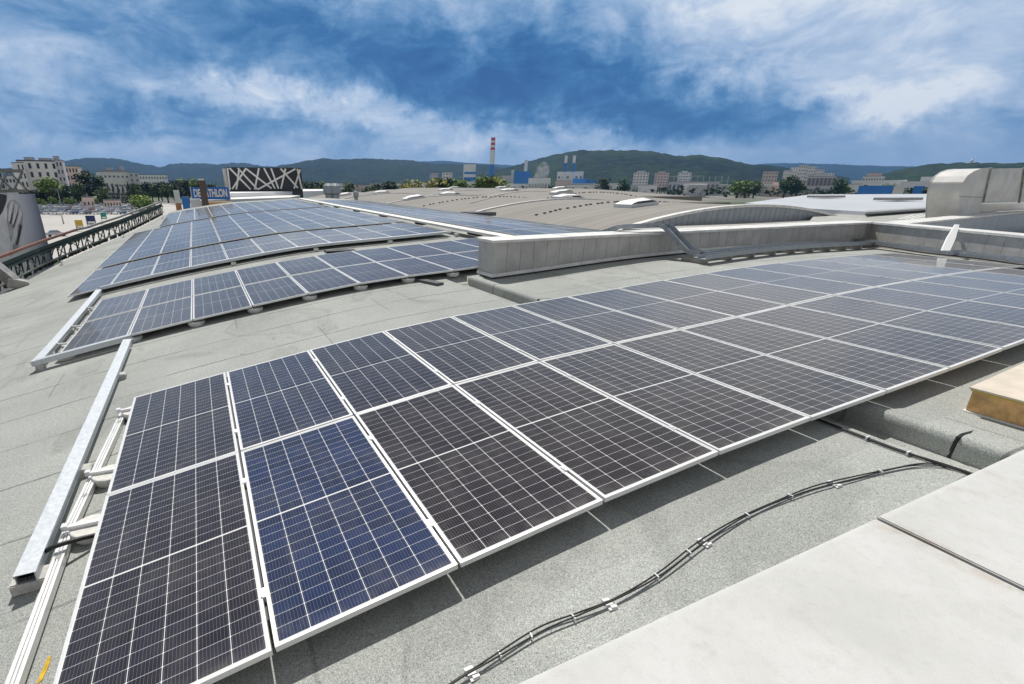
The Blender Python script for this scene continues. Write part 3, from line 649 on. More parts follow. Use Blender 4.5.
# white sheet leaning at the slanting wall
q = atz(946, 250.5, .92); tp = atz(957.5, 224.5, 1.43)-q
o = empty('leaning_sheet', q, label='short white sheet leaning against the slanting wall', cat='sheet')
def ring(c, h): return [c-RT*h, c+RT*h, c+RT*h+Vector((FW.x, FW.y, 0))*.03, c-RT*h+Vector((FW.x, FW.y, 0))*.03]
MB().poly(ring(Vector((0, 0, 0)), .10)+ring(tp*.45, .105)+ring(tp, .05), 0, [(0, 1, 5, 4), (1, 2, 6, 5), (2, 3, 7, 6), (3, 0, 4, 7), (4, 5, 9, 8), (5, 6, 10, 9), (6, 7, 11, 10), (7, 4, 8, 11), (8, 9, 10, 11), (3, 2, 1, 0)]).build('sheet', M['zip'], o)

# ------------------------------------------------------------------ eave rail, billboard and mast base on the left
o = empty('eave_railing', (edge(20), 20, roof(edge(20), 20)), label='rusty topped steel railing with dark green mesh along the left eave', cat='railing'); off = Vector(o.location)
rv = [12+1.5*i for i in range(26)]
def eave(v, z=0., out=.35):
    return Vector((edge(v)-out, v, roof(edge(v), v)+z))-off
RH = lambda v: 1.08 if v < 30 else 1.02
for nm, v0, v1, mt in (('top_rail', 12, 29.5, M['rust']), ('top_rail', 29.5, 49.5, M['rail_grey'])):
    n = int((v1-v0)/1.0); m = MB()
    pts = [eave(v0+(v1-v0)*i/n, RH(v0+(v1-v0)*i/n)) for i in range(n+1)]
    m.sweep(pts, [(-.05, -.05), (.05, -.05), (.05, .05), (-.05, .05)]); m.build(nm, mt, o)
m = MB(); n = 36; pts = [12+37.5*i/n for i in range(n+1)]
m.sweep([eave(v, .62) for v in pts], [(-.03, -.03), (.03, -.03), (.03, .03), (-.03, .03)]); m.build('mid_rail', M['rail_green'], o)
m = MB(); m.sweep([eave(v, .12) for v in pts], [(-.03, -.03), (.03, -.03), (.03, .03), (-.03, .03)]); m.build('bottom_rail', M['rail_grey'], o)
# netting: narrow strips in a lattice
m = MB(); pts = [12+37.5*i/75 for i in range(76)]
m.sweep([eave(v, 0., .42) for v in pts], [(-.008, .60), (.008, .60), (.008, .84), (-.008, .84)])
for i in range(290):
    v = 12+.128*i
    if random.random() < .5: m.bar(eave(v, .62, .43), eave(v+.2, .60+.1*random.random(), .43), .012, .16+.2*random.random())
    if i % 5 == 0: m.bar(eave(v, -.1, .40), eave(v+.02, .62, .40), .05, .05)
    if i % 7 == 0: m.bar(eave(v, -.1, .40), eave(v+.75, .60, .40), .04, .04)
    if random.random() < .7: m.bar(eave(v, .0, .46), eave(v+.14, .0, .46), .05, .20)
m.build('green_netting', M['rail_green'], o)
for i in range(25):
    v = 12.2+1.5*i; MB().bar(eave(v, -.1), eave(v, RH(v)), .06, .06).bar(eave(v, .60, .35), eave(v+.75, .12, .35), .035, .035).build('post', M['rail_grey'], o)
# drain tags standing on the felt along the eave
for px, py in ((62, 266), (121, 237), (160, 217)):
    v = {62: 25, 121: 32.5, 160: 43}[px]; u = edge(v)+.55
    MB().bar((0, 0, 0), (.06, 0, .22), .05, .02).box((.0, 0, .02), (.16, .16, .03)).build('roof_vent', M['steel_post'], loc=(u, v, roof(u, v)), label={62: 'small bent metal stub on the felt by the red eave rail', 121: 'small metal stub on the felt halfway along the eave', 160: 'small metal stub on the felt near the far end of the eave'}[px], cat='roof stub')
# steel leg of a mast at the left edge of the picture
p = Vector((-5.55, 20.6, roof(-5.55, 20.6)))
o = empty('mast_leg', p, label='thick grey steel leg of a mast standing on the felt near the billboard', cat='mast')
MB().bar((0, 0, .1), (-1.5, .3, 2.0), .40, .34).build('leg_tube', M['steel_post'], o); MB().box((.02, 0, .14), (.62, .55, .34), rot=Euler((0, .35, .2)).to_matrix()).build('foot', M['steel_post'], o, bevel=.03)
# curved advertising board with a lattice frame above it
def poster():
    m = bpy.data.materials.new('poster_print'); m.use_nodes = True; T = NT(m.node_tree); b = T.n['Principled BSDF']; b.inputs['Roughness'].default_value = .55
    uv = T.node('ShaderNodeUVMap'); uv.uv_map = 'UVMap'; u, v, _ = T.sep(uv.outputs[0])
    base = T.ramp(u, [(0., (.9, .88, .89)), (.66, (.88, .87, .89)), (.80, (.62, .63, .69)), (.92, (.36, .38, .46)), (1., (.16, .17, .22))])
    T.put(b.inputs['Base Color'], T.mix(T.math('MULTIPLY', T.noise(uv.outputs[0], 3., 4), .35), base, (.18, .18, .2, 1))); return m
D = 31.0
bl, br = at(-46, 200, D), at(37, 200, D); zt_, zb_ = at(37, 194, D).z, -3.2
mid = (bl+br)/2; wdt = (br-bl).xy.length; ang = math.atan2((br-bl).y, (br-bl).x)
o = empty('billboard', (mid.x, mid.y, zb_), ang, label='big grey advertising board with a photograph of a hand beyond the left eave', cat='billboard')
NSEG = 16; H = zt_-zb_
def bx(t): return Vector(((t-.5)*wdt, .4*(2*t-1)**2*(1 if t > .5 else .3), 0))
m = MB(); rows = [[bx(i/NSEG)+Vector((0, 0, z)) for i in range(NSEG+1)] for z in (0, H)]
m.grid(rows); me = m.mesh('printed_face', poster()); uv = me.uv_layers.new(name='UVMap')
for lp in me.loops: k = lp.vertex_index; uv.data[lp.index].uv = ((k % (NSEG+1))/NSEG, k//(NSEG+1))
link('printed_face', me, o)
m = MB(); m.grid([[q+Vector((0, .25, 0)) for q in reversed(r_)] for r_ in rows]); m.grid([[bx(i/NSEG)+Vector((0, .25, H)) for i in range(NSEG+1)], [bx(i/NSEG)+Vector((0, -.01, H)) for i in range(NSEG+1)]][::-1])
m.grid([[bx(1)+Vector((0, 0, z)) for z in (0, H)], [bx(1)+Vector((0, .25, z)) for z in (0, H)]]); m.build('back_panel', M['steel_post'], o)
# the printed hand: flat patches of grey ink just proud of the sheet
def ink(pts, g, y=-.02, n='printed_hand'):
    """pts in photo pixels on the board"""
    m = MB(); out = []
    for px, py in pts:
        d = ray(px, py); loc = Matrix.Rotation(-ang, 3, 'Z') @ (CAM-Vector((mid.x, mid.y, zb_))); dl = Matrix.Rotation(-ang, 3, 'Z') @ d
        t = (-loc.y)/dl.y
        for _ in range(6):
            xx = loc.x+dl.x*t; q = min(1.2, max(-.2, xx/wdt+.5)); yy = bx(q).y+y; t = (yy-loc.y)/dl.y
        out.append(loc+dl*t)
    m.poly(out); return m
g_lt, g_md, g_dk = mat('ink_light_grey', (.78, .76, .76), .55, 0, .15, 2), mat('ink_mid_grey', (.42, .41, .41), .55, 0, .3, 2.5), mat('ink_dark_grey', (.05, .05, .055), .55, 0, .3, 2)
hand = MB()
for pts, i, y in (([(7, 205), (10, 200), (15, 200), (20, 205), (23, 213), (22, 228), (20, 236), (18, 252), (9, 256), (11, 243), (9, 232), (7, 222)], 1, -.02),
                  ([(9, 207), (11, 201), (14, 202), (12, 210), (10, 221), (8, 222)], 0, -.03), ([(15, 203), (18, 205), (17, 213), (13, 225), (12, 223), (14, 212)], 0, -.032),
                  ([(20, 208), (22, 214), (20, 222), (16, 229), (15, 227), (18, 217)], 0, -.034), ([(12, 213), (13, 212), (11, 224), (10, 224)], 2, -.036), ([(17, 214), (18, 214), (14, 228), (13, 227)], 2, -.038),
                  ([(20, 224), (22, 226), (20, 237), (17, 246), (16, 244), (18, 234)], 2, -.03), ([(12, 236), (14, 238), (12, 252), (10, 252)], 0, -.031),
                  ([(-6, 193), (7, 195), (6, 203), (3, 211), (-1, 217), (-6, 219)], 2, -.02), ([(-6, 219), (-1, 217), (3, 211), (6, 203), (8, 196), (10, 200), (7, 206), (7, 222), (9, 232), (11, 243), (9, 258), (-6, 262)], 0, -.016)):
    q = ink(pts, None, y); hand.poly(q.v, i, q.f)
hand.build('printed_hand', [g_lt, g_md, g_dk], o)
m = MB(); fz = H+.02; top = at(33, 171, D).z-zb_; x0, x1 = -wdt*.5, wdt*.42
for z in (fz+.12, top): m.bar((x0, .3, z), (x1, .3, z), .14, .14).bar((x0, 1.0, z), (x1, 1.0, z), .07, .07)
n = 5
for i in range(n+1):
    x = x0+(x1-x0)*i/n; m.bar((x, .3, fz), (x, .3, top), .15, .15).bar((x, 1.0, fz), (x, 1.0, top), .07, .07)
    if i < n: x2 = x0+(x1-x0)*(i+1)/n; m.bar((x, .3, fz+.12), (x2, .3, top), .09, .09).bar((x2, .3, fz+.12), (x, .3, top), .09, .09)
m.build('lattice_frame', M['rail_grey'], o)
m = MB(); m.lo_hi((-wdt*.45, .35, GZ-zb_), (-wdt*.45+.4, .75, 0)); m.lo_hi((wdt*.35, .45, GZ-zb_), (wdt*.35+.4, .85, 0)); m.build('support', M['steel_post'], o)

# ------------------------------------------------------------------ ground, haze, hills
def ground_mat():
    m = bpy.data.materials.new('plain_ground'); m.use_nodes = True; T = NT(m.node_tree); b = T.n['Principled BSDF']; b.inputs['Roughness'].default_value = .95
    tc = T.node('ShaderNodeTexCoord').outputs['Object']; a = T.noise(tc, .004, 6, .6); c = T.noise(tc, .03, 4, .6)
    col = T.mix(T.smooth(a, .45, .55), (.06, .09, .035, 1), (.20, .19, .17, 1)); T.put(b.inputs['Base Color'], T.mix(T.smooth(c, .55, .65, 0, .6), col, (.30, .29, .27, 1))); return m
MB().poly([(-9000, -9000, GZ), (11000, -9000, GZ), (11000, 11000, GZ), (-9000, 11000, GZ)]).build('ground', ground_mat(), kind='structure')
def forest(name, a, b_, sc):
    m = bpy.data.materials.new(name); m.use_nodes = True; T = NT(m.node_tree); b = T.n['Principled BSDF']; b.inputs['Roughness'].default_value = .95; b.inputs['Specular IOR Level'].default_value = .1
    tc = T.node('ShaderNodeTexCoord').outputs['Object']; n = T.noise(tc, sc, 5, .7); n2 = T.noise(tc, sc*.12, 4, .6)
    T.put(b.inputs['Base Color'], T.mix(T.smooth(T.math('ADD', T.math('MULTIPLY', n, .6), T.math('MULTIPLY', n2, .4)), .38, .62), tuple(a)+(1,), tuple(b_)+(1,)))
    bn = T.node('ShaderNodeBump'); bn.inputs['Strength'].default_value = 1.; bn.inputs['Distance'].default_value = 12.; T.put(bn.inputs['Height'], n); T.put(b.inputs['Normal'], bn.outputs[0]); return m
from mathutils import noise as mn
def hills(name, ridge, D, front, mt, amp=1., back=900., nx=None):
    """terrain whose crest follows these directions and heights, D metres off"""
    xs, ys = [a for a, _ in ridge], [b for _, b in ridge]; n = nx or int((xs[-1]-xs[0])*1.6); rows = []
    T_ = [0, .06, .14, .24, .36, .48, .60, .70, .79, .87, .94, 1., 1.08, 1.2, 1.4]
    for t in T_:
        r_ = []
        for i in range(n+1):
            px = xs[0]+(xs[-1]-xs[0])*i/n; py = lerp(xs, ys, px); q = at(px, py, D); d = Vector((q.x-CAM.x, q.y-CAM.y)).normalized()
            dist = D-front*(1-t) if t <= 1 else D+back*(t-1)/.4
            h = (q.z-GZ)*(math.sin(min(t, 1.)*math.pi/2)**1.25 if t <= 1 else max(0., 1-(t-1)/.4))
            x, y = CAM.x+d.x*dist, CAM.y+d.y*dist
            w = mn.fractal(Vector((x*.0016, y*.0016, 3)), 1., 2., 4)*.22*h*min(1., (1-t)*4 if t < 1 else 0)
            w += amp*7*mn.fractal(Vector((x*.02, y*.02, 7)), 1., 2., 3)*min(1, t*3)
            r_.append((x, y, GZ-1+h+w))
        rows.append(r_)
    m = MB(); m.grid(rows); return m.build(name, mt, smooth=True, kind='structure')
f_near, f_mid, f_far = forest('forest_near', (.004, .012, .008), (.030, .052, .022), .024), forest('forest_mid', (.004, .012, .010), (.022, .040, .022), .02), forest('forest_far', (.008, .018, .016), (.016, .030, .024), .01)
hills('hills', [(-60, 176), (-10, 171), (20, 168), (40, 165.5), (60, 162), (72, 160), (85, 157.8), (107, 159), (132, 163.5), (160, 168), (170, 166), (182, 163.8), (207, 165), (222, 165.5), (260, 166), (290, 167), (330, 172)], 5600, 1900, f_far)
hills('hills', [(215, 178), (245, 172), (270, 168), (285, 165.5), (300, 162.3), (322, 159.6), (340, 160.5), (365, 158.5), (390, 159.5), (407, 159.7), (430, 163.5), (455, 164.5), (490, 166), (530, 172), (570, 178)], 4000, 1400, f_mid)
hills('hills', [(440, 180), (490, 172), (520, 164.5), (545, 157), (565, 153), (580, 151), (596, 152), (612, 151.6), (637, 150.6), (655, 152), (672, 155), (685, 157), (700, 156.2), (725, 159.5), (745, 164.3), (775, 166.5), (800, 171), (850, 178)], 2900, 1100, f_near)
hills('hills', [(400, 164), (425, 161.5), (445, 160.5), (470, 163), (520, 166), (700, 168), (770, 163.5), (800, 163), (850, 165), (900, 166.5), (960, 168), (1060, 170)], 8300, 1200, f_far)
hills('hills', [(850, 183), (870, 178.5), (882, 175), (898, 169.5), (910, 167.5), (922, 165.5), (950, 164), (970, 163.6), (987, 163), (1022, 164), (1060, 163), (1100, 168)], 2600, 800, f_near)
q = at(971, 163.5, 2600); MB().lathe((q.x, q.y, q.z-6), [(4, 0), (3.5, 14), (5, 15), (1, 22)], 8).build('lookout_tower', M['stone'], label='tiny lookout tower on the crest of the wooded hill at the right', cat='tower')
hz_ = bpy.data.materials.new('haze'); hz_.use_nodes = True; T = NT(hz_.node_tree); T.n.clear()
pvv = T.node('ShaderNodeVolumePrincipled'); pvv.inputs['Color'].default_value = (.24, .52, 1., 1); pvv.inputs['Density'].default_value = .000065; pvv.inputs['Anisotropy'].default_value = .2
T.l.new(pvv.outputs[0], T.node('ShaderNodeOutputMaterial').inputs['Volume'])
MB().lo_hi((-9100, -9100, GZ-1), (11100, 11100, 420)).build('haze', hz_, kind='stuff')

# ------------------------------------------------------------------ barrel vault halls beyond the parapet
def vault_mat():
    m = bpy.data.materials.new('beige_vault_felt'); m.use_nodes = True; T = NT(m.node_tree); b = T.n['Principled BSDF']; b.inputs['Roughness'].default_value = .9; b.inputs['Specular IOR Level'].default_value = .2
    tc = T.node('ShaderNodeTexCoord').outputs['Object']; x, y, z = T.sep(tc); yy = T.math('DIVIDE', y, 1.1)
    ln = T.math('SUBTRACT', 1., T.smooth(T.math('ABSOLUTE', T.math('SUBTRACT', T.math('FRACT', yy), .5)), .03, .10))
    w = T.node('ShaderNodeTexWhiteNoise', noise_dimensions='1D'); T.put(w.inputs['W'], T.math('FLOOR', T.math('ADD', yy, .5)))
    k = T.math('MULTIPLY', T.math('MULTIPLY_ADD', ln, -.16, 1.), T.math('MULTIPLY_ADD', T.math('SUBTRACT', w.outputs['Value'], .5), .12, 1.)); k = T.math('MULTIPLY', k, T.math('MULTIPLY_ADD', T.math('SUBTRACT', T.noise(tc, .12, 5, .6), .5), .35, 1.))
    T.put(b.inputs['Base Color'], T.vmath('SCALE', (.285, .268, .246), k)); return m
vm = vault_mat()
RV = 53.
def vault(u0, u1, v0, v1, zb, name, label, seams, gable=True, mt=None, dome_spots=(), vents=True, rise_=0.):
    c = (u0+u1)/2; hw = (u1-u0)/2; dz = lambda u: math.sqrt(RV*RV-(u-c)**2)-math.sqrt(RV*RV-hw*hw)
    o = empty(name, (c, v0, zb), label=label, cat='building', group='barrel vault halls beyond the parapet')
    n = 40; us = [u0+(u1-u0)*i/n for i in range(n+1)]; L = v1-v0
    m = MB(); hip = (lambda v: 1.) if gable is True else (lambda v: min(1., .02+v/22)**.6)
    m.grid([[(u-c, v, dz(u)*hip(v)+rise_*v) for u in us] for v in [L*i/48 for i in range(49)]]); m.build('roof', mt or vm, o, smooth=True)
    m = MB(); m.grid([[(u0-c, 0, 0), (u0-c, L, rise_*L)], [(u0-c, 0, GZ-zb), (u0-c, L, GZ-zb)]]); m.grid([[(u1-c, 0, GZ-zb), (u1-c, L, GZ-zb)], [(u1-c, 0, 0), (u1-c, L, rise_*L)]]); m.grid([[(u-c, L, dz(u)+rise_*L) for u in us], [(u-c, L, GZ-zb) for u in us]]); m.build('wall', M['grey_wall'], o)
    if gable:
        m = MB(); w = .52; k = int((u1-u0)/w)
        m.grid([[(u-c, .02, dz(u)*hip(0.)-.02) for u in us], [(u-c, .02, GZ-zb) for u in us]], 1)
        for i in range(k if gable is True else 0):
            a, b = u0+(u1-u0)*i/k+.012, u0+(u1-u0)*(i+1)/k-.012; za, zb2 = dz(a)-.05, dz(b)-.05
            m.poly([(a-c, 0, -2.2), (b-c, 0, -2.2), (b-c, 0, zb2), (a-c, 0, za)], 0)
        m.build('gable_cladding', [M['gable'], M['clad_dark'] if gable is True else vm], o)
        if gable is True: m = MB(); m.sweep([(u-c, .05, dz(u)+.02) for u in us], [(-.22, -.10), (.22, -.10), (.22, .06), (-.22, .06)]); m.build('edge_trim', M['cap'], o)
    for s in seams:
        m = MB(); m.sweep([(u-c, s-v0, dz(u)+.02+rise_*(s-v0)) for u in us], [(-.16, -.05), (.16, -.05), (.16, .10), (-.16, .10)]); m.build('seam_cover', M['cap'], o)
    if vents:
        m0 = None
        for s in vents:
            for i in range(3, n-1):
                u = us[i]+(us[1]-us[0])*.4*random.random()
                if m0 is None: m0 = MB().lo_hi((-.10, -.07, -.03), (.10, .07, .10)).mesh('roof_vent', M['slate'])
                link('roof_vent', m0, o, loc=(u-c, s-v0+.15*random.uniform(-1, 1), dz(u)+rise_*(s-v0)))
    for t, s, L_ in dome_spots:
        u = u0+(u1-u0)*t; sk = empty('skylight', (u-c, s-v0, dz(u)+rise_*(s-v0))); sk.parent = o; sk.rotation_euler = (0, -math.asin(max(-1, min(1, (u-c)/RV)))*-1, 0)
        MB().lo_hi((-L_/2, -.85, -.1), (L_/2, .85, .22)).build('curb', M['galv'], sk)
        m = MB(); q = [(-L_/2+.05, .22), (-L_/2+.3, .42), (-L_/4, .60), (L_/4, .60), (L_/2-.3, .42), (L_/2-.05, .22)]
        m.grid([[(x, y*.78, .22+.75*(z-.22)*(1-.45*abs(y))) for x, z in q] for k, y in ((0, -1), (0, -.5), (0, 0), (0, .5), (0, 1))]); m.build('dome', M['white'], sk, smooth=True)
    return o
vault(23, 46, 20, 112, -.10, 'vault_hall', 'beige barrel vault hall with blue grey gable cladding behind the parapet', [38, 62, 86], vents=(30, 51), dome_spots=[(.33, 26, 2.6), (.56, 40, 2.8), (.22, 62, 2.8), (.55, 66, 2.8), (.45, 90, 2.8), (.2, 96, 2.8)])
vault(46.5, 69.5, 46, 150, .25, 'vault_hall', 'second beige barrel vault hall showing just over the ridge of the nearer one', [76, 100], gable='plain', vents=(60,), dome_spots=[(.35, 64, 3.4), (.5, 84, 3.4), (.45, 110, 3.4)])
vault(70, 95, 70, 190, .45, 'vault_hall', 'third beige barrel vault hall in the far row of roofs', [110, 150], gable='plain', vents=(), dome_spots=[(.4, 96, 3.6), (.5, 125, 3.6), (.4, 150, 3.6)])
# small flue box with a thin antenna in the valley
q = at(478, 214, 36); o = empty('flue_box', (q.x, q.y, -.6), label='small dark lidded flue box with a thin slanting rod beyond the strip of panels', cat='flue')
MB().lo_hi((-.75, -.6, 0), (.75, .6, q.z+.6-.12)).build('flue_body', M['galv'], o); MB().lo_hi((-1.0, -.8, q.z+.6-.10), (1.0, .8, q.z+.6+.14)).build('lid', M['slate'], o)
MB().bar((-.7, 0, q.z+.6), (-.7, 0, q.z+1.6), .05, .05).bar((-.7, 0, q.z+1.3), (2.3, .3, q.z+1.9), .04, .04).build('rod', M['steel_post'], o)
for px, nm, lb, h in ((329, 'roof_exhaust', 'left of two grey exhaust cowls at the far end of the panel roof', 1), (335.5, 'roof_exhaust', 'right of two grey exhaust cowls at the far end of the panel roof', 1), (356, 'roof_exhaust', 'small dark roof exhaust to the right of the twin grey cowls', .55)):
    q = at(px, 194, 75); s = .62 if h == 1 else .3
    MB().lathe((0, 0, -1.6), [(s*.9, 0), (s*.9, .6+h*.9), (s*1.35, .8+h*.9), (s*1.3, .8+h*1.9), (s*.7, .8+h*2.25)], 12).build(nm, M['galv_dark'], loc=(q.x, q.y, q.z), label=lb, cat='roof exhaust')

# ------------------------------------------------------------------ right side: low roofs, ventilation duct
o = empty('side_building', (45, 17, -.3), label='low grey green roof with a raised white roof behind, right of the arched gable', cat='building'); off = Vector((45, 17, -.3))
def slab_px(name, pts, z, mt, th=.25, parent=None, offv=None):
    P_ = [atz(x, y, z)-(offv or Vector()) for x, y in pts]; n = len(P_); m = MB(); m.poly(P_+[p-Vector((0, 0, th)) for p in P_], 0, [list(range(n)), list(range(2*n-1, n-1, -1))]+[(i, i+n, (i+1) % n+n, (i+1) % n) for i in range(n)]); return m.build(name, mt, parent)
MB().lo_hi((23.2, -14, -.4), (75, 19.7, .12)).build('lower_deck', M['felt2'], o).location = -off
slab_px('lower_roof', [(800, 232), (945, 232), (1010, 214), (945, 208.5), (868, 213), (815, 214.5)], .35, M['felt2'], .3, o, off)
slab_px('white_roof', [(866, 211.6), (948, 206.5), (985, 203), (948, 193.8), (810, 194.5), (745, 203), (790, 207.5)], .62, M['pale_roof'], .3, o, off)
slab_px('roof_edge', [(866, 212.3), (950, 207.0), (950, 205.9), (866, 210.9)], .66, M['steel_post'], .12, o, off)
for px, w_ in ((826, 20), (898, 22)):
    q = atz(px, 197.5 if px < 880 else 200, .75); MB().box((0, 0, .15), (w_*.30, 2.2, .3)).build('roof_hatch', M['steel_post'], o, loc=q-off)
for px in range(1, 4):
    a, b = atz(905+px*9, 215.2-px*.5, .356), atz(893+px*6, 219, .356); MB().bar(a-off, b-off, .10, .01).build('roof_line', M['white'], o)
o = empty('inner_wall', (21.9, 7.1, 0), label='dark clad wall with pale coping behind the slanting wall', cat='wall')
a, b = atz(866, 227.5, 1.12), atz(1045, 209.5, 1.12); dd2 = (b-a); dd2.z = 0; L2 = dd2.length; dd2.normalize(); R2 = Matrix(((dd2.x, -dd2.y, 0), (dd2.y, dd2.x, 0), (0, 0, 1))); md = (a+b)/2-Vector((21.9, 7.1, 0))
MB().box((md.x-dd2.y*.3, md.y+dd2.x*.3, 1.10), (L2, .75, .06), 0, R2).build('coping', M['cap'], o)
m = clad_run((a.x, a.y), (b.x, b.y), lambda u, v: -.4, 1.06, 1.3); m.build('cladding', M['gable'], o).location = (-21.9, -7.1, 0)
MB().box((md.x-dd2.y*.32, md.y+dd2.x*.32, .33), (L2-.1, .5, 1.44), 0, R2).build('core', M['clad_dark'], o)
# ventilation duct: an elbow rising from the roof into a square run
DV = 9.2
def dp(px, py): q = atv(px, py, DV); return (q.x, q.z)
base = dp(960, 214); o = empty('ventilation_duct', (base[0], DV, 0), label='large sheet metal ventilation duct with a rounded elbow at the right edge', cat='duct')
duct = mat('dull_galvanised_sheet', (.60, .59, .565), .6, .15, .14, 1.1, .03, 6)
outl = [dp(957, 219), dp(959, 199), dp(960.5, 190), dp(963, 182.5), dp(967.5, 176), dp(974, 171.5), dp(981, 169), dp(989, 168.3), dp(987, 184), dp(982, 201.5), dp(979, 208), dp(978, 219)]
m = MB(); n = len(outl); y0, y1 = 0., 1.1
m.poly([(x-base[0], y0, z) for x, z in outl]+[(x-base[0], y1, z) for x, z in outl], 0, [list(range(n)), list(range(2*n-1, n-1, -1))]+[(i, (i+1) % n, (i+1) % n+n, i+n) for i in range(n)]); m.build('elbow', duct, o, bevel=.02)
st = [dp(989.6, 168.6), dp(1023.5, 168), dp(1060, 167.5)]; sb = [dp(982.6, 201.4), dp(1018.5, 202), dp(1055, 202.6)]
for i in range(2):
    A, B, C_, D_ = st[i], st[i+1], sb[i+1], sb[i]; A, B, C_, D_ = [(x-base[0], z) for x, z in (A, B, C_, D_)]; g = .03; m = MB()
    cx, cz = (A[0]+B[0]+C_[0]+D_[0])/4, (A[1]+B[1]+C_[1]+D_[1])/4; P4 = [(A[0]+g, A[1]), (B[0]-g, B[1]), (C_[0]-g, C_[1]), (D_[0]+g, D_[1])]
    F4 = [(x, y0+.0, z) for x, z in P4]+[(cx, y0-.10, cz)]+[(x, y1, z) for x, z in P4]; m.poly(F4, 0, [(1, 0, 4), (2, 1, 4), (3, 2, 4), (0, 3, 4), (5, 6, 7, 8), (0, 1, 6, 5), (2, 3, 8, 7), (1, 2, 7, 6), (3, 0, 5, 8)]); m.build('duct_section', duct, o)
    m = MB(); m.bar((A[0], y0-.03, A[1]+.03), (D_[0], y0-.03, D_[1]-.03), .05, .08, up=(0, 1, 0)); m.build('flange', M['steel_post'], o)
m = MB(); e0, e1 = dp(959, 196.5), dp(983, 197.5); m.bar((e0[0]-base[0], -.012, e0[1]), (e1[0]-base[0], -.012, e1[1]), .02, .02, up=(0, 1, 0)); m.build('elbow_seam', M['steel_post'], o)
q0, q1 = dp(1004, 204.5), dp(1060, 211)
MB().lo_hi((q0[0], DV+1.2, q1[1]), (q1[0], DV+1.3, q0[1])).build('sheet_panel', M['white_wall'], label='pale sheet standing under the ventilation duct', cat='sheet')
MB().lo_hi((base[0]+8, DV+2.0, -1.5), (q1[0]+3, DV+2.25, 1.9)).build('duct_plinth', M['galv_dark'], o).location = (-base[0], -DV, 0)

# ------------------------------------------------------------------ car park and town
slab0 = [at(30, 240, 150), at(190, 232, 150), at(205, 206, 420), at(-20, 206, 420)]
MB().poly([(p.x, p.y, GZ+.03) for p in [atz(-10, 262, GZ), atz(190, 262, GZ), atz(200, 203.5, GZ), atz(-30, 203.5, GZ)]]).build('car_park_paving', M['ground_white'], kind='structure')
def car_mesh(colour, kind):
    L, Wd, Hh = (4.3, 1.8, 1.45) if kind == 0 else (4.7, 1.9, 1.75)
    m = MB(); prof = [(-L/2, .35), (-L/2, .80), (-L*.47, .95), (-L*.28, 1.0), (L*.22, .95), (L*.47, .82), (L/2, .6), (L/2, .35)]
    n = len(prof); m.poly([(x, -Wd/2, z) for x, z in prof]+[(x, Wd/2, z) for x, z in prof], 0, [list(range(n)), list(range(2*n-1, n-1, -1))]+[(i, i+n, (i+1) % n+n, (i+1) % n) for i in range(n)])
    cab = [(-L*(.44 if kind else .38), .96), (-L*(.40 if kind else .26), Hh), (L*.10, Hh), (L*.24, .95)]
    m.poly([(x, -Wd*.46+(.12 if z > 1.2 else 0), z) for x, z in cab]+[(x, Wd*.46-(.12 if z > 1.2 else 0), z) for x, z in cab], 1, [(0, 1, 2, 3), (7, 6, 5, 4), (0, 4, 5, 1), (2, 6, 7, 3)])
    m.lo_hi((-L*(.40 if kind else .26), -Wd*.46+.12, Hh-.01), (L*.10, Wd*.46-.12, Hh+.05), 0)
    for x in (-L*.32, L*.32):
        for y in (-Wd/2+.1, Wd/2-.1): m.sweep([(x, y-.1, .32), (x, y+.1, .32)], [(.32*math.cos(a*math.pi/5), .32*math.sin(a*math.pi/5)) for a in range(10)], 2)
    return m.mesh('parked_car', [colour, M['car_glass'], M['black']])
M['car_glass'] = mat('car_glass', (.26, .29, .32), .15)  # pale base colour stands in for bright sky reflected in the windows
def paint(n, c, r=.3): return mat(n, c, r, 0.)
CARS = [('white', paint('car_white', (.85, .85, .84))), ('silver', paint('car_silver', (.50, .51, .52))), ('dark grey', paint('car_grey', (.08, .085, .09))), ('red', paint('car_red', (.35, .03, .03))), ('black', paint('car_black', (.015, .015, .017))), ('blue', paint('car_blue', (.03, .08, .22)))]
cm = {(i, k): car_mesh(CARS[i][1], k) for i in range(6) for k in (0, 1)}
for r_, py in enumerate((214.4, 212.6, 210.9, 209.4, 208.0, 206.8, 205.6, 204.6)):
    x0 = 36 if r_ < 2 else 34; n = 24; step = [6.8, 6.4, 6.0, 5.7, 5.4, 5.2, 5.0, 4.8][r_]
    for i in range(n):
        px = x0+i*step+random.uniform(-.6, .6)
        if random.random() < .06: continue
        ci = random.choice((0, 0, 0, 0, 0, 0, 1, 1, 1, 1, 2, 3, 5)); k = random.randint(0, 1); q = atz(px, py, GZ)
        if px > (150, 148, 146, 143, 140, 138, 136, 136)[r_]: continue
        link('parked_car', cm[ci, k], loc=(q.x, q.y, GZ+.05), label=f'{CARS[ci][0]} {"van-like" if k else "small"} parked car in the packed car park beyond the eave', cat='car', group=f'{CARS[ci][0]} {"van-like" if k else "small"} cars in the packed car park').rotation_euler = (0, 0, random.choice((1.2, 1.25, -1.9))+random.uniform(-.05, .05))
for px, py, lb in ((57, 238, 'silver car driving on the yard beside the red eave rail'),):
    q = atz(px, 236.5, GZ); link('parked_car', cm[1, 0], loc=(q.x, q.y, GZ+.05), label=lb, cat='car').rotation_euler = (0, 0, .3)
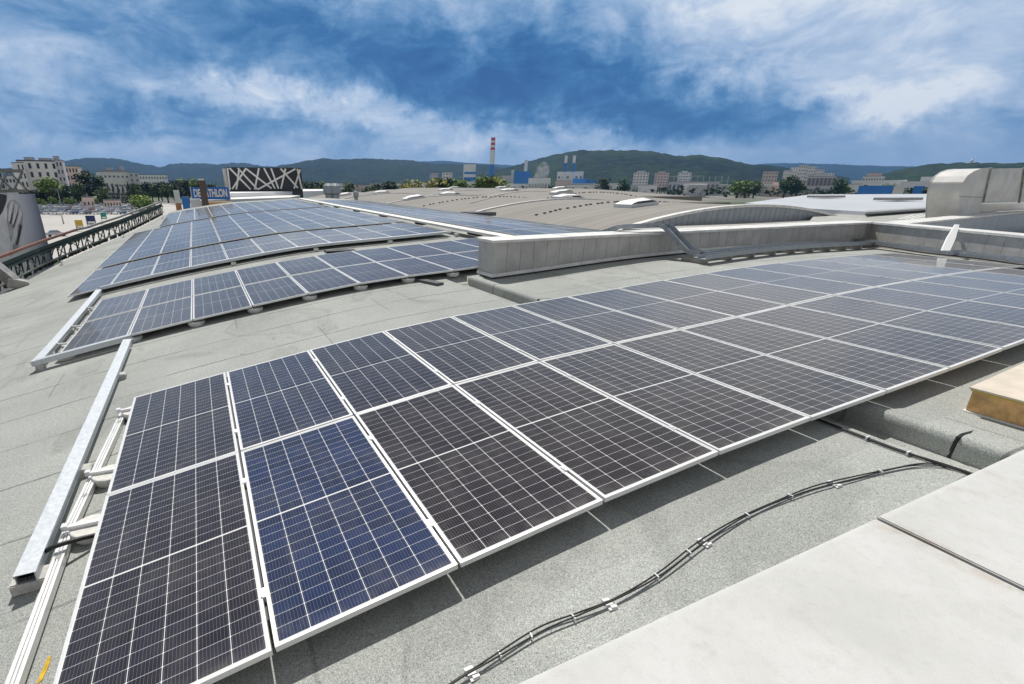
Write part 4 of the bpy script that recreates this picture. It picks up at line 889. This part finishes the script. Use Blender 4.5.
for px, py0, py1, w_, c_, nm in ((80.5, 220, 228.5, 5, (.62, .40, .04), 'yellow'), (92, 215.5, 224.5, 6.5, (.02, .03, .12), 'dark blue'), (104.5, 212.5, 219, 4, (.02, .26, .20), 'green')):
    D = 160+(230-py1)*3; q = at(px, py1, D); h = (at(px, py0, D).z-q.z); ww = w_*D/515
    o = empty('flag_banner', (q.x, q.y, GZ), label=f'{nm} banner on a post in the pale yard', cat='banner')
    MB().lo_hi((-ww/2, -.1, q.z-GZ), (ww/2, .1, q.z-GZ+h)).build('banner_cloth', mat('banner_'+nm.replace(' ', '_'), c_, .7), o); MB().lo_hi((-ww/2-.15, -.08, 0), (-ww/2, .08, q.z-GZ+h)).build('post', M['steel_post'], o)
    MB().lo_hi((-ww/2+.2, -.13, q.z-GZ+h*.12), (ww/2-.2, -.1, q.z-GZ+h*.35)).build('pale_stripe', M['white'], o)
for px, py0, D, lb in ((57.3, 189, 330, 'tall lamp post with a short arm among the trees of the car park'), (61.5, 215, 200, 'thin lamp post standing in the pale yard')):
    q = at(px, py0, D); o = empty('lamp_post', (q.x, q.y, GZ), label=lb, cat='lamp post'); h = q.z-GZ
    MB().lathe((0, 0, 0), [(.22, 0), (.13, h)], 8).build('pole', M['steel_post'], o); MB().bar((0, 0, h), (-2.6, 0, h+.1), .14, .14).build('lamp_arm', M['steel_post'], o); MB().lo_hi((-3.3, -.2, h), (-2.3, .2, h+.2)).build('lamp_head', M['galv'], o)

def building(px0, px1, py_top, D, label, wall='stone', depth=16., floors=0, cols=0, win=(.5, .5), roofm=None, yaw=0., py_base=None, group=None, wmat='glass_dark', roof_h=.4, top_frac=1., name='building', z0=None):
    a, b = at(px0, 187, D), at(px1, 187, D); w = (b-a).xy.length; md = (a+b)/2; ang = math.atan2((b-a).y, (b-a).x)+yaw; zt2 = at((px0+px1)/2, py_top, D).z; z0 = GZ if z0 is None else z0; h = zt2-z0
    o = empty(name, (md.x, md.y, z0), ang, label=label, cat='building', group=group)
    MB().lo_hi((-w/2, 0, 0), (w/2, depth, h)).build('wall', M[wall], o)
    MB().lo_hi((-w/2-.15, -.15, h+.003), (w/2+.15, depth+.15, h+roof_h)).build('roof', M[roofm or 'slate'], o)
    if floors:
        zlo = (1-top_frac)*h; fh = (h-zlo)/floors; cw_ = w/cols; ww, wh = cw_*win[0], fh*win[1]
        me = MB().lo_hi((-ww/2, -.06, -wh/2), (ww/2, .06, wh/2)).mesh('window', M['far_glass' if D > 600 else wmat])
        for i in range(floors):
            for j in range(cols): link('window', me, o, loc=(-w/2+cw_*(j+.5), -.01, zlo+fh*(i+.48)))
    return o
# left: hotel, offices
o = building(23, 63, 161.5, 430, 'cream hotel block with paired dark windows behind the trees at the left', 'stone', 22, 5, 5, (.34, .60), yaw=-.12, roof_h=.8)
building(22, 30, 163, 426, 'cream end bay of the hotel with narrow brown windows', 'stone', 10, 5, 2, (.4, .6), yaw=.25)
building(61, 68, 160.5, 428, 'grey stair block at the end of the cream hotel', 'grey_wall', 14, 6, 2, (.4, .5), yaw=-.1)
building(66, 82, 166.5, 450, 'pinkish wing with balconies behind the tall dark tree', 'pink_wall', 14, 5, 5, (.45, .5), yaw=-.2)
building(-4, 6, 169, 500, 'dark topped grey office at the left edge', 'grey_wall', 20, 3, 2, (.6, .4))
building(7, 21, 176, 470, 'low grey block beside the cream hotel', 'grey_wall', 18, 3, 4, (.6, .35))
o = building(101, 131, 172, 620, 'long cream factory block with a brown roof storey', 'stone', 22, 3, 7, (.5, .22), roofm='slate', yaw=.1)
building(104, 129, 170.6, 632, 'brown roof storey rising behind the long cream factory', 'pink_wall', 10, 0, 0, roofm='slate')
building(131, 141, 172.5, 615, 'pale stair tower at the end of the long cream factory', 'grey_wall', 14, 5, 2, (.4, .5))
building(141, 169, 175, 700, 'long white block of flats under the blue hill', 'white_wall', 14, 4, 10, (.5, .4))
building(79, 91, 197.5, 330, 'small pinkish kiosk by the parked cars', 'pink_wall', 6, 1, 3, (.35, .3)); building(100, 118, 200.5, 330, 'low pink and white pavilion behind the parked cars', 'pink_wall', 6, 1, 6, (.4, .5))
for px, py, D, w_, h_, lb in ((30, 161.5, 436, 5, 2.2, 'small plant room on the roof of the cream hotel, nearest its left end'), (46, 161.5, 438, 7, 1.6, 'long low plant room in the middle of the cream hotel roof'), (57, 161.5, 440, 3, 3.0, 'slim vent tower on the cream hotel roof near the stair block'), (110, 170.6, 640, 6, 2.5, 'plant box on the brown storey of the long cream factory'), (122, 170.6, 642, 3, 4., 'short chimney on the brown storey of the long cream factory')):
    q = at(px, py, D); MB().box((0, 0, h_/2+.3), (w_, 4, h_)).box((0, 0, h_+.4), (w_+.4, 4.4, .2)).build('plant_room', M['grey_wall'], loc=(q.x, q.y, q.z), label=lb, cat='plant room')
# blue shop sign with white lettering
D = 61; a, b = at(191.5, 194, D), at(229.5, 194, D); w = (b-a).xy.length; md = (a+b)/2; ang = math.atan2((b-a).y, (b-a).x); zl, zh = at(210, 199.6, D).z, at(210, 187.2, D).z
o = empty('shop_sign', (md.x, md.y, zl), ang, label='long blue shop sign with bold white capital letters', cat='sign')
MB().lo_hi((-w/2, 0, 0), (w/2, .35, zh-zl)).build('sign_face', M['sign_blue'], o); MB().lo_hi((-w/2-.06, -.03, -.06), (-w/2, .38, zh-zl+.06)).lo_hi((w/2, -.03, -.06), (w/2+.06, .38, zh-zl+.06)).build('sign_frame', M['white'], o)
MB().lo_hi((-w*.4, .1, GZ-zl), (-w*.4+.3, .3, 0)).build('leg', M['steel_post'], o); MB().lo_hi((w*.4, .1, GZ-zl), (w*.4+.3, .3, 0)).build('leg', M['steel_post'], o)
fc = bpy.data.curves.new('lettering', 'FONT'); fc.body = 'DECATHLON'; fc.align_x = 'CENTER'; fc.align_y = 'CENTER'; fc.size = (zh-zl)*.78; fc.offset = .035; fc.extrude = .02; fc.space_character = .98
to = bpy.data.objects.new('tmp', fc); COL.objects.link(to); bpy.context.view_layer.update()
tm = bpy.data.meshes.new_from_object(to.evaluated_get(bpy.context.evaluated_depsgraph_get())); bpy.data.objects.remove(to)
xs_ = [v_.co.x for v_ in tm.vertices]; sc_ = w*.88/(max(xs_)-min(xs_)); tm.name = 'lettering'; tm.materials.clear(); tm.materials.append(M['white'])
t_ = link('lettering', tm, o, loc=(0, -.03, (zh-zl)*.5)); t_.rotation_euler = (math.pi/2, 0, 0); t_.scale = (sc_, 1.1, 1)
q = at(203.3, 190, 57); o = empty('steel_column', (q.x, q.y, GZ), label='brown steel column standing in front of the blue shop sign', cat='column')
MB().lo_hi((-.32, -.3, 0), (.32, .3, at(203, 180.5, 57).z-GZ)).build('column_shaft', mat('brown_steel', (.12, .085, .07), .6, .2, .2, 2), o); MB().lo_hi((-.4, -.38, at(203, 180.5, 57).z-GZ), (.2, .38, at(203, 178.6, 57).z-GZ)).build('column_head', M['galv'], o)
q = at(177.3, 198, 70); o = empty('advert_pylon', (q.x, q.y, GZ), label='narrow orange and white pylon beyond the far eave', cat='pylon'); zt3 = at(177, 190, 70).z-GZ
MB().lo_hi((-.32, -.2, 0), (.32, .2, zt3*.86)).build('pylon_body', mat('orange_print', (.55, .25, .13), .6, 0, .3, .8), o); MB().lo_hi((-.32, -.2, zt3*.86+.004), (.32, .2, zt3)).build('pylon_top', M['white'], o)
for px, y0, y1, c_, lb in ((186.5, 197, 206, 'blue', 'blue container edge at the far left corner of the roof'), (196, 199, 206, 'white_wall', 'white plant box behind the far roof edge'), (219, 202, 204.5, 'timber', 'orange brown boards stacked at the far roof edge')):
    D = 58; q = at(px, y1, D); ww = {186.5: .7, 196: 1.0, 219: 2.6}[px]; MB().lo_hi((-ww/2, 0, -1.5), (ww/2, 1, at(px, y0, D).z-q.z)).build('plant_box' if px != 219 else 'board_stack', M[c_], loc=(q.x, q.y, q.z), label=lb, cat='box')
# black building with white slanting bands
D = 170; a, b = at(227.5, 180, D), at(302, 180, D); w = (b-a).xy.length; md = (a+b)/2; ang = math.atan2((b-a).y, (b-a).x); zl, zh = -1.0, at(265, 167.5, D).z
o = empty('arena_building', (md.x, md.y, zl), ang, label='black building wrapped in crossing pale slanting bands', cat='building')
MB().lo_hi((-w/2, 0, 0), (w/2, 24, zh-zl)).build('dark_facade', M['dark_facade'], o); MB().lo_hi((-w/2, .1, GZ-zl), (w/2, 24, -.01)).build('base', M['grey_wall'], o)
def fx(px): return (px-264.75)/74.5*w
def fz_(py): return at(264, py, D).z-zl
BD = [((231, 168.5), (249, 189.5)), ((239, 168.5), (256, 189.5)), ((247, 168.5), (231, 189)), ((240, 170), (235, 189.5)), ((259.5, 168.3), (253, 189.5)), ((247, 169), (270, 188.5)), ((264.5, 168.3), (273.5, 188.7)), ((271.5, 168.3), (277, 188.7)), ((286, 168.5), (279.5, 188.7)), ((296, 168.7), (256, 189.5)), ((281, 168.5), (297, 188)), ((301, 169), (293, 188.5)), ((298, 168.5), (301, 189)), ((229, 168.3), (228.8, 190))]
for (x0, y0), (x1, y1) in BD:
    MB().bar((fx(x0), -.25, fz_(y0)), (fx(x1), -.25, fz_(y1)), .5, 1.1, up=(0, 1, 0)).build('slanting_band', M['band'], o, loc=(0, random.uniform(-.12, .12), 0)).scale = (1, 1, 1)
for px in (224.5, 226):
    MB().bar((fx(px), 1, fz_(169)), (fx(px+1.5), 1, fz_(190)), .5, .5).build('corner_strut', M['band'], o)
MB().lo_hi((fx(223.5), 2, 0), (fx(227), 20, fz_(170))).build('side_wall', M['grey_wall'], o)
# white membrane roof in front of it
o = slab_px('membrane_roof', [(224, 193.3), (330, 190.5), (345, 188.6), (300, 188.2), (232, 188.9)], .9, M['white_wall'], 9.8); tag(o, 'bright white flat roof in front of the black banded building', 'roof')
o = slab_px('low_shed', [(195, 200.5), (290, 197.3), (300, 195.3), (200, 196.5)], -.1, M['cap'], 8.8); tag(o, 'pale low shed roof behind the far end of the panels', 'roof')

# ---- trees: tapered trunk with limbs, crown of leaf clumps
def tree_meshes(h, r, kind, n, leafm, seed):
    rnd = random.Random(seed); t = MB(); th = h*(.28 if kind != 'cone' else .12)
    t.lathe((0, 0, 0), [(r*.10, 0), (r*.075, th), (r*.03, h*.75)], 7)
    for i in range(5):
        a = rnd.uniform(0, 6.28); z = th*rnd.uniform(.8, 1.6); t.tube([(0, 0, z), (math.cos(a)*r*.35, math.sin(a)*r*.35, z+h*.14), (math.cos(a)*r*.6, math.sin(a)*r*.6, z+h*.26)], r*.025, 5)
    c = MB(); lob = [(rnd.uniform(-.55, .55)*r, rnd.uniform(-.55, .55)*r, h*rnd.uniform(.38, .86), r*rnd.uniform(.35, .62)) for _ in range(11)]
    for i in range(n):
        if kind == 'cone':
            z = rnd.random()**1.3; rr = r*(1-z)*(.75+.35*rnd.random())*(.6+.4*math.sqrt(rnd.random())); a = rnd.uniform(0, 6.283); p = Vector((rr*math.cos(a), rr*math.sin(a), h*(.10+.9*z)))
        else:
            l = rnd.choice(lob); d = Vector((rnd.gauss(0, 1), rnd.gauss(0, 1), rnd.gauss(0, 1))).normalized()*(rnd.random()**.4); p = Vector((l[0], l[1], l[2]))+d*l[3]*1.1; p.z = min(p.z, h*1.03)
        s = r*rnd.uniform(.06, .13); R = Euler((rnd.uniform(-.9, .9), rnd.uniform(-.9, .9), rnd.uniform(0, 6.28))).to_matrix()
        c.poly([p+R @ Vector(q)*s for q in ((-1, -.6, 0), (.2, -1, .1), (1.1, .1, -.1), (.1, .9, .15), (-.9, .5, 0))])
    return t.mesh('trunk', M['trunk']), c.mesh('crown', leafm)
TREES = {'broad': tree_meshes(1., .42, 'b', 700, M['leaf_bright'], 3), 'dark': tree_meshes(1., .36, 'b', 800, M['leaf_dark'], 5), 'mid': tree_meshes(1., .40, 'b', 650, M['leaf'], 9), 'cone': tree_meshes(1., .2, 'cone', 520, M['leaf_dark'], 11), 'bush': tree_meshes(1., .6, 'b', 420, M['leaf_bright'], 13), 'yellow': tree_meshes(1., .5, 'b', 420, M['leaf_yellow'], 17)}
def tree(kind, px, py_top, D, label, group=None, base=GZ, wid=1.):
    q = at(px, py_top, D); h = q.z-base; o = empty('tree', (q.x, q.y, base), random.uniform(0, 6.28), label=label, cat='tree', group=group)
    t, c = TREES[kind]
    for nm, me in (('trunk', t), ('crown', c)): link(nm, me, o).scale = (h*wid, h*wid, h)
    return o
tree('broad', 47, 177.5, 395, 'broad bright green tree in front of the cream hotel', wid=1.15); tree('mid', 61, 183, 385, 'mid green tree between the bright broad tree and the tall dark one'); tree('dark', 86, 169, 390, 'tall dark green tree beside the pinkish hotel wing', wid=1.15); tree('mid', 74, 182, 380, 'shorter green tree at the foot of the tall dark one')
tree('mid', 100, 186, 370, 'rounded green tree right of the tall dark one'); tree('mid', 141, 188, 380, 'rounded bright tree in the middle of the dark row')
tree('broad', 186, 178.5, 420, 'light green tree left of the blue shop sign'); tree('mid', 176, 182, 430, 'green tree left of the light green one')
for i, px in enumerate((107, 112, 117, 122, 127, 132, 136)): tree('cone', px, 183+random.uniform(-1.5, 2), 385, 'slim dark conifer in the row behind the parked cars', 'slim conifers behind the parked cars', wid=1.1)
for i in range(15): tree(random.choice(('dark', 'dark', 'mid')), 134+i*5.2+random.uniform(-1.5, 1.5), 181+random.uniform(-2, 3), 430+random.uniform(-40, 60), 'dark green tree in the belt under the blue hills', 'dark trees of the belt under the blue hills', wid=1.05)
for i in range(9): tree('dark', 22+i*4.5, 190+random.uniform(-2, 2), 400, 'low dark tree at the foot of the hotel', 'low dark trees at the foot of the hotel')
for px, py in ((38, 199), (53, 197), (67, 198), (73, 199.5), (94, 198), (102, 197), (45, 202)): tree('bush', px, py, 372, 'small sunlit shrub along the back edge of the car park', 'small sunlit shrubs by the car park')
for px, py, k, D, lb in ((137, 196, 'bush', 275, 'bright bushy tree at the right end of the parked cars'), (147, 198, 'bush', 265, 'lower bright bush beside the eave rail')): tree(k, px, py, D, lb, wid=1.2)
BGREEN = [(310, 'dark', 180), (318, 'mid', 180.5), (326, 'dark', 181), (345, 'mid', 181), (372, 'mid', 181.5), (388, 'dark', 180), (398, 'mid', 181.5), (414, 'yellow', 180.5), (437, 'yellow', 178.5), (443, 'dark', 177), (449, 'mid', 177.5), (458, 'broad', 179), (484, 'broad', 176), (490, 'yellow', 176.5), (497, 'bush', 181), (606, 'dark', 177), (625, 'mid', 178.5), (740, 'bush', 180), (748, 'bush', 180.5), (757, 'mid', 178), (789, 'mid', 172.5), (800, 'mid', 176), (843, 'mid', 176), (846, 'broad', 184), (890, 'broad', 182.5)]
for i, (px, k, py) in enumerate(BGREEN):
    word = {'dark': 'dark', 'mid': 'mid green', 'yellow': 'yellow green', 'broad': 'bright green', 'bush': 'bright bushy'}[k]
    tree(k, px, py+(1.5 if px > 700 else 0), 340 if px < 600 else 640, f'{word} tree standing beyond the beige vault roofs', f'{word} trees beyond the beige vault roofs', wid=1.2 if px < 600 else 1.0)
# ---- far treeline: one mass nobody could count
m = MB(); rnd = random.Random(4)
for i in range(9000):
    px = rnd.uniform(150, 1010); D = rnd.uniform(620, 1500); d = ray(px, 187); k = 1/math.hypot(d.x, d.y)*D; top = 9+5*mn.noise(Vector((px*.08, D*.01, 0)))+3*mn.noise(Vector((px*.4, D*.05, 3)))
    p = Vector((CAM.x+d.x*k, CAM.y+d.y*k, GZ+top*rnd.random()**.5)); s = rnd.uniform(1.2, 2.8); R = Euler((rnd.uniform(-.9, .9), rnd.uniform(-.9, .9), rnd.uniform(0, 6.28))).to_matrix()
    m.poly([p+R @ Vector(q)*s for q in ((-1, -.6, 0), (.2, -1, .1), (1.1, .1, -.1), (.1, .9, .15), (-.9, .5, 0))])
m.build('far_treeline', M['leaf_dark'], label='far belt of trees across the plain below the hills', kind='stuff')

# ---- power station and far blocks
def stack(px, y0, y1, D, w_px, bands, label):
    q = at(px, y0, D); h = q.z-GZ; r = w_px*D/515/2; o = empty('chimney', (q.x, q.y, GZ), label=label, cat='chimney'); n = len(bands)
    ys = [GZ]+[at(px, y, D).z for y, _ in bands]
    for i, (y, mt) in enumerate(bands):
        a, b = ys[i]-GZ, ys[i+1]-GZ; ra, rb = r*(1.25-.25*a/h), r*(1.25-.25*b/h); MB().lathe((0, 0, 0), [(ra, a+.05), (rb, b)], 14).build('band', M[mt], o, smooth=False)
    MB().lathe((0, 0, h), [(r*1.12, 0), (r*1.12, 1.2), (r*.8, 1.3)], 14).build('rim', M['grey_wall'], o)
stack(493.3, 138, 190, 1150, 4.2, [(164.5, 'blue'), (150, 'white'), (147.6, 'red'), (145.2, 'white'), (142.8, 'red'), (140.6, 'white'), (138.4, 'red')], 'tall power station chimney with red and white bands over a blue base')
stack(566.3, 156, 190, 1000, 2.6, [(172, 'white'), (163, 'blue'), (156, 'white')], 'left of a pair of blue and white chimneys on the power station')
stack(574.6, 156, 190, 1000, 2.6, [(172, 'white'), (163, 'blue'), (156, 'white')], 'right of a pair of blue and white chimneys on the power station')
stack(526.3, 161, 190, 1050, 3.0, [(161, 'white')], 'plain white chimney behind the bright blue power station block')
o = building(463, 475, 164.5, 1100, 'tall white and blue boiler house of the power station', 'white_wall', 20, 0, 0, roofm='white_wall'); w = 12*1100/515
for a, b in ((.02, .22), (.40, .55), (.66, .74)): h = at(469, 164.5, 1100).z-GZ; MB().lo_hi((-w*.42, -.4, h*a), (w*.5, -.02, h*b)).build('blue_band', M['blue'], o)
building(513.5, 530, 171.5, 1000, 'bright blue power station block', 'blue', 24, 0, 0, roofm='blue'); building(497, 513, 175.5, 1020, 'grey hall left of the bright blue block', 'grey_wall', 20, 1, 4, (.5, .3)); building(510.5, 513.2, 170, 1010, 'pale stair tower against the bright blue block', 'stone', 8)
building(556, 582, 171.8, 1000, 'white boiler hall under the pair of blue and white chimneys', 'white_wall', 24, 2, 6, (.5, .2), roofm='white_wall'); building(572, 586, 179, 960, 'low blue hall in front of the white boiler hall', 'blue', 14, 0, 0, roofm='blue'); building(584, 594, 180, 965, 'lower blue shed to the right of the white boiler hall', 'blue', 12, 0, 0, roofm='blue')
building(555, 571, 180.5, 940, 'low red brown shed under the white boiler hall', 'pink_wall', 12, 0, 0); building(528, 550, 178, 960, 'low white pipe hall beside the bright blue block', 'white_wall', 14, 1, 8, (.4, .3)); building(430, 438, 173, 1200, 'grey tower block left of the boiler house', 'grey_wall', 14, 6, 3, (.5, .4)); building(442, 452, 172.5, 1250, 'pale tower block next to the grey one left of the boiler house', 'stone', 14, 6, 3, (.5, .4))
# steam over the power station
sm = bpy.data.materials.new('steam'); sm.use_nodes = True; T = NT(sm.node_tree); T.n.clear(); pvv = T.node('ShaderNodeVolumePrincipled'); pvv.inputs['Color'].default_value = (.95, .96, .98, 1)
T.put(pvv.inputs['Density'], T.math('MULTIPLY', T.smooth(T.noise(T.node('ShaderNodeTexCoord').outputs['Object'], .09, 5, .65), .36, .64), .09)); T.l.new(pvv.outputs[0], T.node('ShaderNodeOutputMaterial').inputs['Volume'])
q = at(541, 182, 985); bm = bmesh.new(); bmesh.ops.create_icosphere(bm, subdivisions=3, radius=1.)
for v_ in bm.verts: v_.co = Vector((v_.co.x*(14+7*max(0, v_.co.z)), v_.co.y*8, v_.co.z*22))*(1+.25*mn.noise(v_.co*2.3)); v_.co.x += 5*v_.co.z/22
me = bpy.data.meshes.new('steam'); bm.to_mesh(me); bm.free(); me.materials.append(sm); link('steam', me, None, (q.x, q.y, q.z+12), label='white steam drifting up beside the bright blue power station block', cat='steam', kind='stuff')
for a, b, y, D, lb, wl in ((632, 647, 172.5, 1300, 'cream tower block, leftmost of three below the near wooded hill', 'stone'), (653, 667, 172.8, 1300, 'pinkish tower block, middle one of three below the near wooded hill', 'pink_wall'), (676, 689, 172.5, 1300, 'white tower block, rightmost of three below the near wooded hill', 'white_wall')):
    building(a, b, y, D, lb, wl, 18, 7, 5, (.5, .45)); building(a+3, b-4, y-1.6, D+6, 'stepped upper storey on the '+lb.split(',')[0]+' below the near wooded hill', wl, 8)
o = building(668, 719, 181.5, 820, 'long unfinished concrete frame building below the tower blocks', 'grey_wall', 24, 1, 12, (.6, .6)); h = at(693, 176.3, 820).z-GZ; w = 51*820/515
for i in range(12): MB().lo_hi((-w/2+i*w/11-.35, 2, 0), (-w/2+i*w/11+.35, 3, h)).build('column', M['grey_wall'], o)
MB().lo_hi((-w/2, 1.9, h), (w*.1, 9, h+.6)).build('roof_beam', M['grey_wall'], o)
building(760, 775, 171.5, 1300, 'pale pink flats left of the big terraced cluster', 'pink_wall', 16, 6, 5, (.5, .4))
for a, b, y, i in ((780, 788, 170.5, 0), (786, 796, 167.5, 1), (794, 803, 165.2, 2), (802, 812, 166.5, 3), (811, 820, 169.5, 4), (819, 831, 173, 5)): building(a, b, y, 1350+12*(i % 2), f'cream terraced tower of the big cluster, {ORD[i]} from its left side', ('stone', 'white_wall')[i % 2], 18, 8, 4, (.45, .4), group='towers of the terraced cluster')
building(806, 834, 176.3, 700, 'glass fronted grey office under the terraced cluster', 'grey_wall', 20, 2, 7, (.8, .7)); building(772, 806, 182, 760, 'low brick and white shop hall under the terraced cluster', 'pink_wall', 20, 1, 8, (.5, .4))
building(860, 882, 176.5, 1200, 'cream factory with a darker upper storey before the right hill', 'stone', 20, 3, 8, (.5, .4)); building(863, 878, 173, 1206, 'brown upper storey of the cream factory before the right hill', 'pink_wall', 12, 1, 5, (.4, .4))
building(850, 905, 180.5, 900, 'long white hall before the right hill', 'white_wall', 30, 1, 16, (.6, .25), roofm='white_wall'); building(900, 948, 181.5, 880, 'second long white hall nearer the ventilation duct', 'white_wall', 30, 1, 14, (.6, .25), roofm='white_wall'); building(918, 930, 177, 1150, 'small white gabled hall before the right hill', 'white_wall', 20, 0, 0, roofm='white_wall'); building(936, 948, 176.5, 1100, 'white storage hall beside the ventilation duct', 'white_wall', 20, 0, 0, roofm='white_wall')
building(859, 894, 186.6, 330, 'long low blue roofed shed beyond the white roof', 'blue', 14, 0, 0, roofm='blue'); building(894, 905, 187.2, 325, 'low sand coloured shed right of the blue roofed shed', 'stone', 12, 0, 0, roofm='stone'); building(914, 924, 187.0, 335, 'short blue container like shed near the duct', 'blue', 10, 0, 0, roofm='blue')
rnd = random.Random(21); MATS = ['white_wall', 'white_wall', 'stone', 'grey_wall', 'pink_wall']
for i in range(46):
    px = rnd.uniform(300, 860); w_ = rnd.uniform(8, 30); wl = rnd.choice(MATS); cw_ = {'white_wall': 'white', 'stone': 'cream', 'grey_wall': 'grey', 'pink_wall': 'pinkish'}[wl]
    building(px, px+w_, rnd.uniform(183.6, 186.3), rnd.uniform(650, 1000), f'low {cw_} hall scattered on the plain beyond the vault roofs', wl, 20, 0, 0, roofm=rnd.choice(('white_wall', 'cap', 'slate')), group=f'low {cw_} halls on the plain')
for o_ in list(scene.objects): o_.select_set(False)
